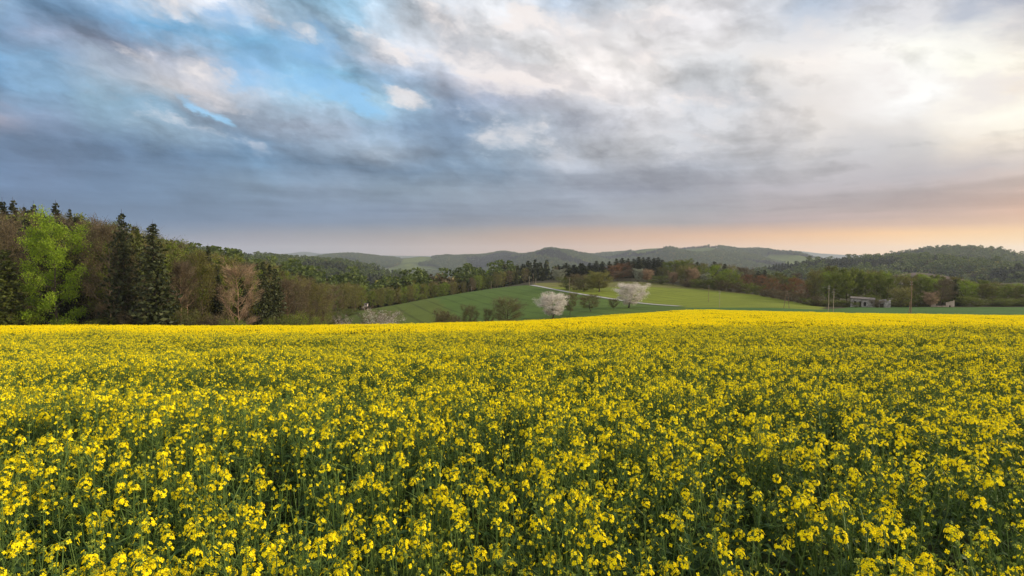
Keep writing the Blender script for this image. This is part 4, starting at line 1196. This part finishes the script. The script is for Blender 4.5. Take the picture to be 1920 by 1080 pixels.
# far white house
Yh = 1560.0
tp = P(1898, 489.5, Yh)
o = empty('white_house', (tp.x, Yh, tp.z - 6)); tag(o, 'tiny white house on the far hillside at the right edge', 'house')
MB().box(-9, 9, -5, 5, -12, 4).obj('wall', surf_mat('white_wall', (.7, .68, .66), (.8, .78, .76), .3), o)
MB().add([(-9.6, -5.6, 4), (9.6, -5.6, 4), (9.6, 5.6, 4), (-9.6, 5.6, 4), (-9.6, 0, 8), (9.6, 0, 8)], [(0, 1, 5, 4), (2, 3, 4, 5)]).add([(-9.6, -5.6, 4), (-9.6, 0, 8), (-9.6, 5.6, 4), (9.6, -5.6, 4), (9.6, 5.6, 4), (9.6, 0, 8)], [(0, 1, 2), (3, 4, 5)]).obj('roof', M_roof, o)

# ------------------------------------------------------------------ rapeseed
MAT['petal'] = leaf_mat('rape_petal', (0.88, 0.67, 0.003), (0.97, 0.85, 0.010), 0.35, 0.05, 0.7, 0.1)
MAT['bud'] = leaf_mat('rape_bud', (0.14, 0.20, 0.025), (0.32, 0.36, 0.045), 0.2, 0.1)
MAT['stem'] = leaf_mat('rape_stem', (0.052, 0.098, 0.018), (0.105, 0.160, 0.036), 0.0, 0.1)
MAT['rleaf'] = leaf_mat('rape_leaf', (0.015, 0.042, 0.009), (0.042, 0.086, 0.019), 0.25, 0.1)
RM = [MAT['petal'], MAT['bud'], MAT['stem'], MAT['rleaf']]


def raceme(g, tip, axis, nf, nb, size=1.0):
    """flower head: open four-petalled flowers round the axis under a tuft of buds, young pods below"""
    mb = MB()
    axis = axis / np.linalg.norm(axis)
    u = np.cross(axis, [0.3, 1, .2]); u /= np.linalg.norm(u); w = np.cross(axis, u)
    if nf:
        t = g.random(nf)
        rad = (0.014 + 0.016 * np.sqrt(t) + 0.006 * g.random(nf)) * size
        a = np.arange(nf) * 2.4 + g.random(nf)
        rd = np.cos(a)[:, None] * u + np.sin(a)[:, None] * w
        c = tip - axis * ((t * 0.055 - 0.004) * size)[:, None] + rd * rad[:, None]
        nrm = rd + axis * (0.9 - 0.5 * t)[:, None] + g.normal(size=(nf, 3)) * .25
        nrm /= np.linalg.norm(nrm, axis=1)[:, None]
        e1 = np.cross(nrm, g.normal(size=(nf, 3))); e1 /= np.linalg.norm(e1, axis=1)[:, None]
        e2 = np.cross(nrm, e1)
        L = 0.0105 * size * g.uniform(.8, 1.2, nf)[:, None]
        for k in range(4):
            d = (e1, e2, -e1, -e2)[k]; s_ = (e2, -e1, -e2, e1)[k]
            V = np.stack([c, c + d * L * .72 + s_ * L * .46 + nrm * L * .16, c + d * L * 1.05 + nrm * L * .05, c + d * L * .72 - s_ * L * .46 + nrm * L * .16], 1).reshape(-1, 3)
            mb.add(V, np.arange(4 * nf).reshape(-1, 4), 0, g.random(nf))
        mb.slivers(tip - axis * ((t * 0.055 + 0.012) * size)[:, None], c, .0016, g, 2)
    if nb:
        d = g.normal(size=(nb, 3)); d /= np.linalg.norm(d, axis=1)[:, None]
        C = tip + axis * 0.008 * size + (d * np.array([1, 1, .8])) * 0.010 * size * g.random((nb, 1)) ** .4
        mb.cards(C, .0075 * size, g, 1, aspect=.8)
    m = 9
    a = g.random(m) * 6.28; rd = np.cos(a)[:, None] * u + np.sin(a)[:, None] * w
    s0 = tip - axis * (0.06 + 0.09 * g.random(m))[:, None]
    mb.slivers(s0, s0 + rd * .026 + axis * .022 * g.uniform(.6, 1.4, (m, 1)), .0026, g, 2)
    return mb


def leaves(mb, g, P0, D, L, Wd):
    """lance-shaped leaves, folded along the midrib and drooping"""
    n = len(P0)
    D = D / np.linalg.norm(D, axis=1)[:, None]
    S = np.cross(D, [0, 0, 1.0]) + g.normal(size=(n, 3)) * .3; S /= np.linalg.norm(S, axis=1)[:, None]
    L = L[:, None]; Wd = Wd[:, None]; dn = np.array([0, 0, -1.0])
    a = P0; b = P0 + D * L * .5; c = P0 + D * L * .95 + dn * L * .28
    l1 = P0 + D * L * .45 + S * Wd * .5 + np.array([0, 0, .12]) * Wd; r1 = P0 + D * L * .45 - S * Wd * .5 + np.array([0, 0, .12]) * Wd
    V = np.stack([a, l1, c, b, r1], 1).reshape(-1, 3)
    i = np.arange(n)[:, None] * 5
    t = g.random(n)
    mb.add(V, i + np.array([[0, 1, 2, 3]]), 3, t)
    mb.add(V, i + np.array([[0, 3, 2, 4]]), 3, t)


def rape_plant(seed, budded=False):
    g = np.random.default_rng(seed)
    H = 1.22 + g.uniform(-.09, .10)
    frac = (.08, .22, .34)[seed % 3]
    stem, fol, heads = MB(), MB(), []
    lean = g.normal(size=2) * .05
    zz = np.linspace(0, H, 6)
    sp_ = np.stack([lean[0] * (zz / H) ** 2, lean[1] * (zz / H) ** 2, zz], 1)
    stem.tube(sp_, np.linspace(.0065, .0024, 6), 5, 2, .5)
    tips = [(sp_[-1], sp_[-1] - sp_[-2], not budded)]
    nb_ = int(g.integers(7, 10))
    lp, ld, ll, lw = [], [], [], []
    for i in range(nb_):
        z0 = H * g.uniform(.42, .88); a = i * 2.4 + g.random()
        st = np.array([np.interp(z0, zz, sp_[:, q]) for q in range(3)])
        out_ = g.uniform(.07, .21); top = H + .06 - abs(g.normal()) * .15 - .03 * (i > 4)
        top = max(top, z0 + .12)
        d = np.array([math.cos(a), math.sin(a), 0])
        ss = np.linspace(0, 1, 5)
        b = st + d * (out_ * (1 - (1 - ss) ** 1.7))[:, None] + np.array([0, 0, 1.0]) * ((top - z0) * ss ** 1.15)[:, None]
        b[1:-1] += g.normal(size=(3, 3)) * .006
        stem.tube(b, np.linspace(.0038, .0017, 5), 4, 2, g.random(), cap=False)
        tips.append((b[-1], b[-1] - b[-2], g.random() < (.12 if budded else frac)))
        lp.append(st); ld.append(d + [0, 0, .5]); ll.append(g.uniform(.08, .15)); lw.append(g.uniform(.022, .038))
        for _ in range(2):
            q = b[g.integers(1, 4)]; lp.append(q); ld.append(g.normal(size=3) * [1, 1, .3] + [0, 0, .45]); ll.append(g.uniform(.04, .085)); lw.append(g.uniform(.010, .02))
        if g.random() < .8:   # small side shoot ending in green buds
            q = b[2]; e = q + g.normal(size=3) * [.05, .05, .03] + [0, 0, .10]
            stem.slivers([q], [e], .0028, g, 2)
            fol.join(raceme(g, e, np.array([0, 0, 1.0]), int(g.integers(0, 3)), 16, .85))
    for _ in range(9):
        a = g.random() * 6.28; z0 = g.uniform(.25, .75) * H
        lp.append(np.array([np.interp(z0, zz, sp_[:, q]) for q in range(3)])); ld.append(np.array([math.cos(a), math.sin(a), g.uniform(-.1, .5)])); ll.append(g.uniform(.14, .26)); lw.append(g.uniform(.05, .09))
    leaves(fol, g, np.array(lp), np.array(ld), np.array(ll), np.array(lw))
    for tip, axv, full in tips:
        if full:
            heads.append(raceme(g, tip, axv + g.normal(size=3) * .01, int(g.integers(14, 34)), 14, g.uniform(.68, 1.04)))
        else:
            fol.join(raceme(g, tip, axv, int(g.integers(0, 4)), 22, 1.0))
    return stem, fol, heads


NV = 12
parts = [rape_plant(300 + i, budded=(i % 4 == 3)) for i in range(NV)]
R_split = []; R_join = []
for i, (st, fo, hd) in enumerate(parts):
    j = MB().join(st).join(fo)
    for h_ in hd: j.join(h_)
    R_join.append(j.mesh('rape_plant', RM))
    R_split.append((st.mesh('stem', RM), fo.mesh('foliage', RM), [h_.mesh('flower_head', RM) for h_ in hd]))

# positions: near zone plant by plant
def field_pts(g, y0, y1, dens, half=1.02, pad=5.0):
    A_ = (half * (y0 + y1) + 2 * pad) * (y1 - y0)
    n = int(A_ * dens)
    m = int(n * 1.0)
    Y = np.sqrt(g.uniform(0, 1, m)) * 0 + g.uniform(y0, y1, m)
    w = half * Y + pad
    keep = g.random(m) < w / (half * y1 + pad)
    Y = g.uniform(y0, y1, int(2 * (half * y1 + pad) * (y1 - y0) * dens)); X = g.uniform(-(half * y1 + pad), half * y1 + pad, len(Y))
    k = np.abs(X) < half * Y + pad
    X, Y = X[k], Y[k]
    k = Y < crop_end(pxof(X, Y))
    return X[k], Y[k]


def canopy(X, Y):
    """how tall the crop stands here (patchy growth)"""
    a = fbm(np.asarray(X) / 3.1, np.asarray(Y) / 2.3, 61, 3)
    b = fbm(np.asarray(X) / 14.0, np.asarray(Y) / 4.0, 67, 3)
    return np.clip(1.0 + 0.30 * (a - .5) + 0.34 * np.minimum(b - .42, .04), .80, 1.12)


g = np.random.default_rng(901)
X, Y = field_pts(g, -4.0, 26.0, 22.0)
d0 = np.hypot(X, Y)
k = (d0 > 0.62)
X, Y, d0 = X[k], Y[k], d0[k]
vis = (Y > 0.6) & (np.abs(X) < .93 * Y + .12)
order = np.argsort(np.where(vis, d0, 1e9))[:300]
near = np.zeros(len(X), bool); near[order] = True
sc_ = canopy(X, Y) * g.uniform(.93, 1.06, len(X))
rot = g.random(len(X)) * 6.28
var = g.integers(0, NV, len(X))
lx = g.normal(size=len(X)) * .05; ly = g.normal(size=len(X)) * .05
LABF = 'tall rapeseed plant with open yellow flower heads in the nearest part of the crop'
LABB = 'rapeseed plant mostly in green bud, few yellow flowers, in the nearest crop'
for i in order:
    st, fo, hd = R_split[var[i]]
    r = empty('rapeseed_plant', (X[i], Y[i], float(hz(X[i], Y[i]))), rot[i], (sc_[i],) * 3)
    r.rotation_euler = (lx[i], ly[i], rot[i])
    tag(r, LABB if var[i] % 4 == 3 else LABF, 'plant', 'nearest budding rapeseed plants' if var[i] % 4 == 3 else 'nearest flowering rapeseed plants')
    for nm, ms in [('stem', st), ('foliage', fo)] + [('flower_head', q) for q in hd]:
        c = link(bpy.data.objects.new(nm, ms)); c.parent = r
k = ~near
pts = np.stack([X[k], Y[k], hz(X[k], Y[k])], 1)
# farther: square-metre tufts of the same crop
def tuft(seed):
    g = np.random.default_rng(seed); mb = MB()
    n = 84
    c = np.stack([g.uniform(-.62, .62, n), g.uniform(-.62, .62, n), 1.31 - np.abs(g.normal(size=n)) * .13], 1)
    for q in range(n):
        m = 20
        d = g.normal(size=(m, 3)); d /= np.linalg.norm(d, axis=1)[:, None]
        mb.cards(c[q] + d * [.032, .032, .038] * g.random((m, 1)) ** .3, .024, g, 0, aspect=.95)
        mb.cards(c[q][None] + [[0, 0, .035]], .022, g, 1)
    n = 420
    C = np.stack([g.uniform(-.65, .65, n), g.uniform(-.65, .65, n), 1.22 - .8 * g.random(n) ** 1.6], 1)
    mb.cards(C, .07 * g.uniform(.5, 1.5, n), g, 3, aspect=.4)
    n = 160
    A_ = np.stack([g.uniform(-.62, .62, n), g.uniform(-.62, .62, n), np.full(n, .4)], 1)
    mb.slivers(A_, A_ + g.normal(size=(n, 3)) * [.05, .05, .05] + [0, 0, .8], .007, g, 2)
    n = 50
    C = np.stack([g.uniform(-.62, .62, n), g.uniform(-.62, .62, n), 1.25 - .2 * g.random(n)], 1)
    mb.cards(C, .03, g, 1)
    return mb.mesh('rape_tuft', RM)


TUFT = [tuft(700 + i) for i in range(6)]
g = np.random.default_rng(902)
# jittered grid of tufts
gy = np.arange(26.3, 114, .98)
tp_ = []
for y in gy:
    xs = np.arange(-(1.0 * y + 6), 1.0 * y + 6, .98)
    tp_.append(np.stack([xs + g.uniform(-.3, .3, len(xs)), y + g.uniform(-.3, .3, len(xs))], 1))
tp_ = np.concatenate(tp_)
ke = tp_[:, 1] < crop_end(pxof(tp_[:, 0], tp_[:, 1])) + fbm(tp_[:, 0] / 3, tp_[:, 1] / 3, 5, 2) - .5
tp_ = tp_[ke]
s2 = canopy(tp_[:, 0], tp_[:, 1]) * g.uniform(.95, 1.05, len(tp_))
t3 = np.stack([tp_[:, 0], tp_[:, 1], hz(tp_[:, 0], tp_[:, 1])], 1)
allp = np.concatenate([pts, t3])
alls = np.concatenate([sc_[k], s2])
s3 = np.stack([np.concatenate([sc_[k], np.ones(len(t3))])] * 2 + [alls], 1)
allr = np.concatenate([rot[k], g.random(len(t3)) * 6.28])
alli = np.concatenate([var[k], NV + g.integers(0, len(TUFT), len(t3))])
le = np.concatenate([np.stack([lx[k], ly[k]], 1), np.zeros((len(t3), 2))])
scatter('rapeseed_crop', allp, s3, allr, R_join + TUFT, 'yellow flowering rapeseed crop filling the field beyond the nearest plants', alli, le)
# undergrowth of leaves that closes the crop to the ground near the viewer
# grass on the field margin beyond the crop
g = np.random.default_rng(903)
def grass_tuft(seed):
    g = np.random.default_rng(seed); mb = MB()
    n = 90
    A_ = np.stack([g.uniform(-.6, .6, n), g.uniform(-.6, .6, n), np.zeros(n)], 1)
    mb.slivers(A_, A_ + g.normal(size=(n, 3)) * [.12, .12, .05] + [0, 0, .35], .035, g, 0)
    return mb.mesh('grass_tuft', [MAT['grass']])


MAT['grass'] = leaf_mat('grass_blade', (0.055, 0.085, 0.018), (0.125, 0.155, 0.045), 0.3, 0.2)
qx = g.uniform(1040, 2000, 5000)
e0 = crop_end(qx)
qy = e0 + 0.8 + g.random(5000) ** 1.5 * np.interp(qx, [1040, 1200, 1350, 1920], [6, 12, 9, 5])
gx = (qx - 960) / F * qy
scatter('grass', np.stack([gx, qy, hz(gx, qy)], 1), g.uniform(.7, 1.5, 5000), g.random(5000) * 6.28, [grass_tuft(1), grass_tuft(2)], 'rough grass along the far margin of the yellow field')

# ------------------------------------------------------------------ haze: one closed box of even air
hb = MB().box(-9500, 9500, -60, 9300, -420, 175)
m, T, out = new_mat('haze_air')
pv_ = T.new('ShaderNodeVolumePrincipled')
pv_.inputs['Color'].default_value = (0.72, 0.80, 0.95, 1)
pv_.inputs['Density'].default_value = 0.000075
pv_.inputs['Anisotropy'].default_value = 0.2
T.l.new(pv_.outputs[0], out.inputs['Volume'])
haze = hb.obj('haze', m)
tag(haze, kind='stuff')
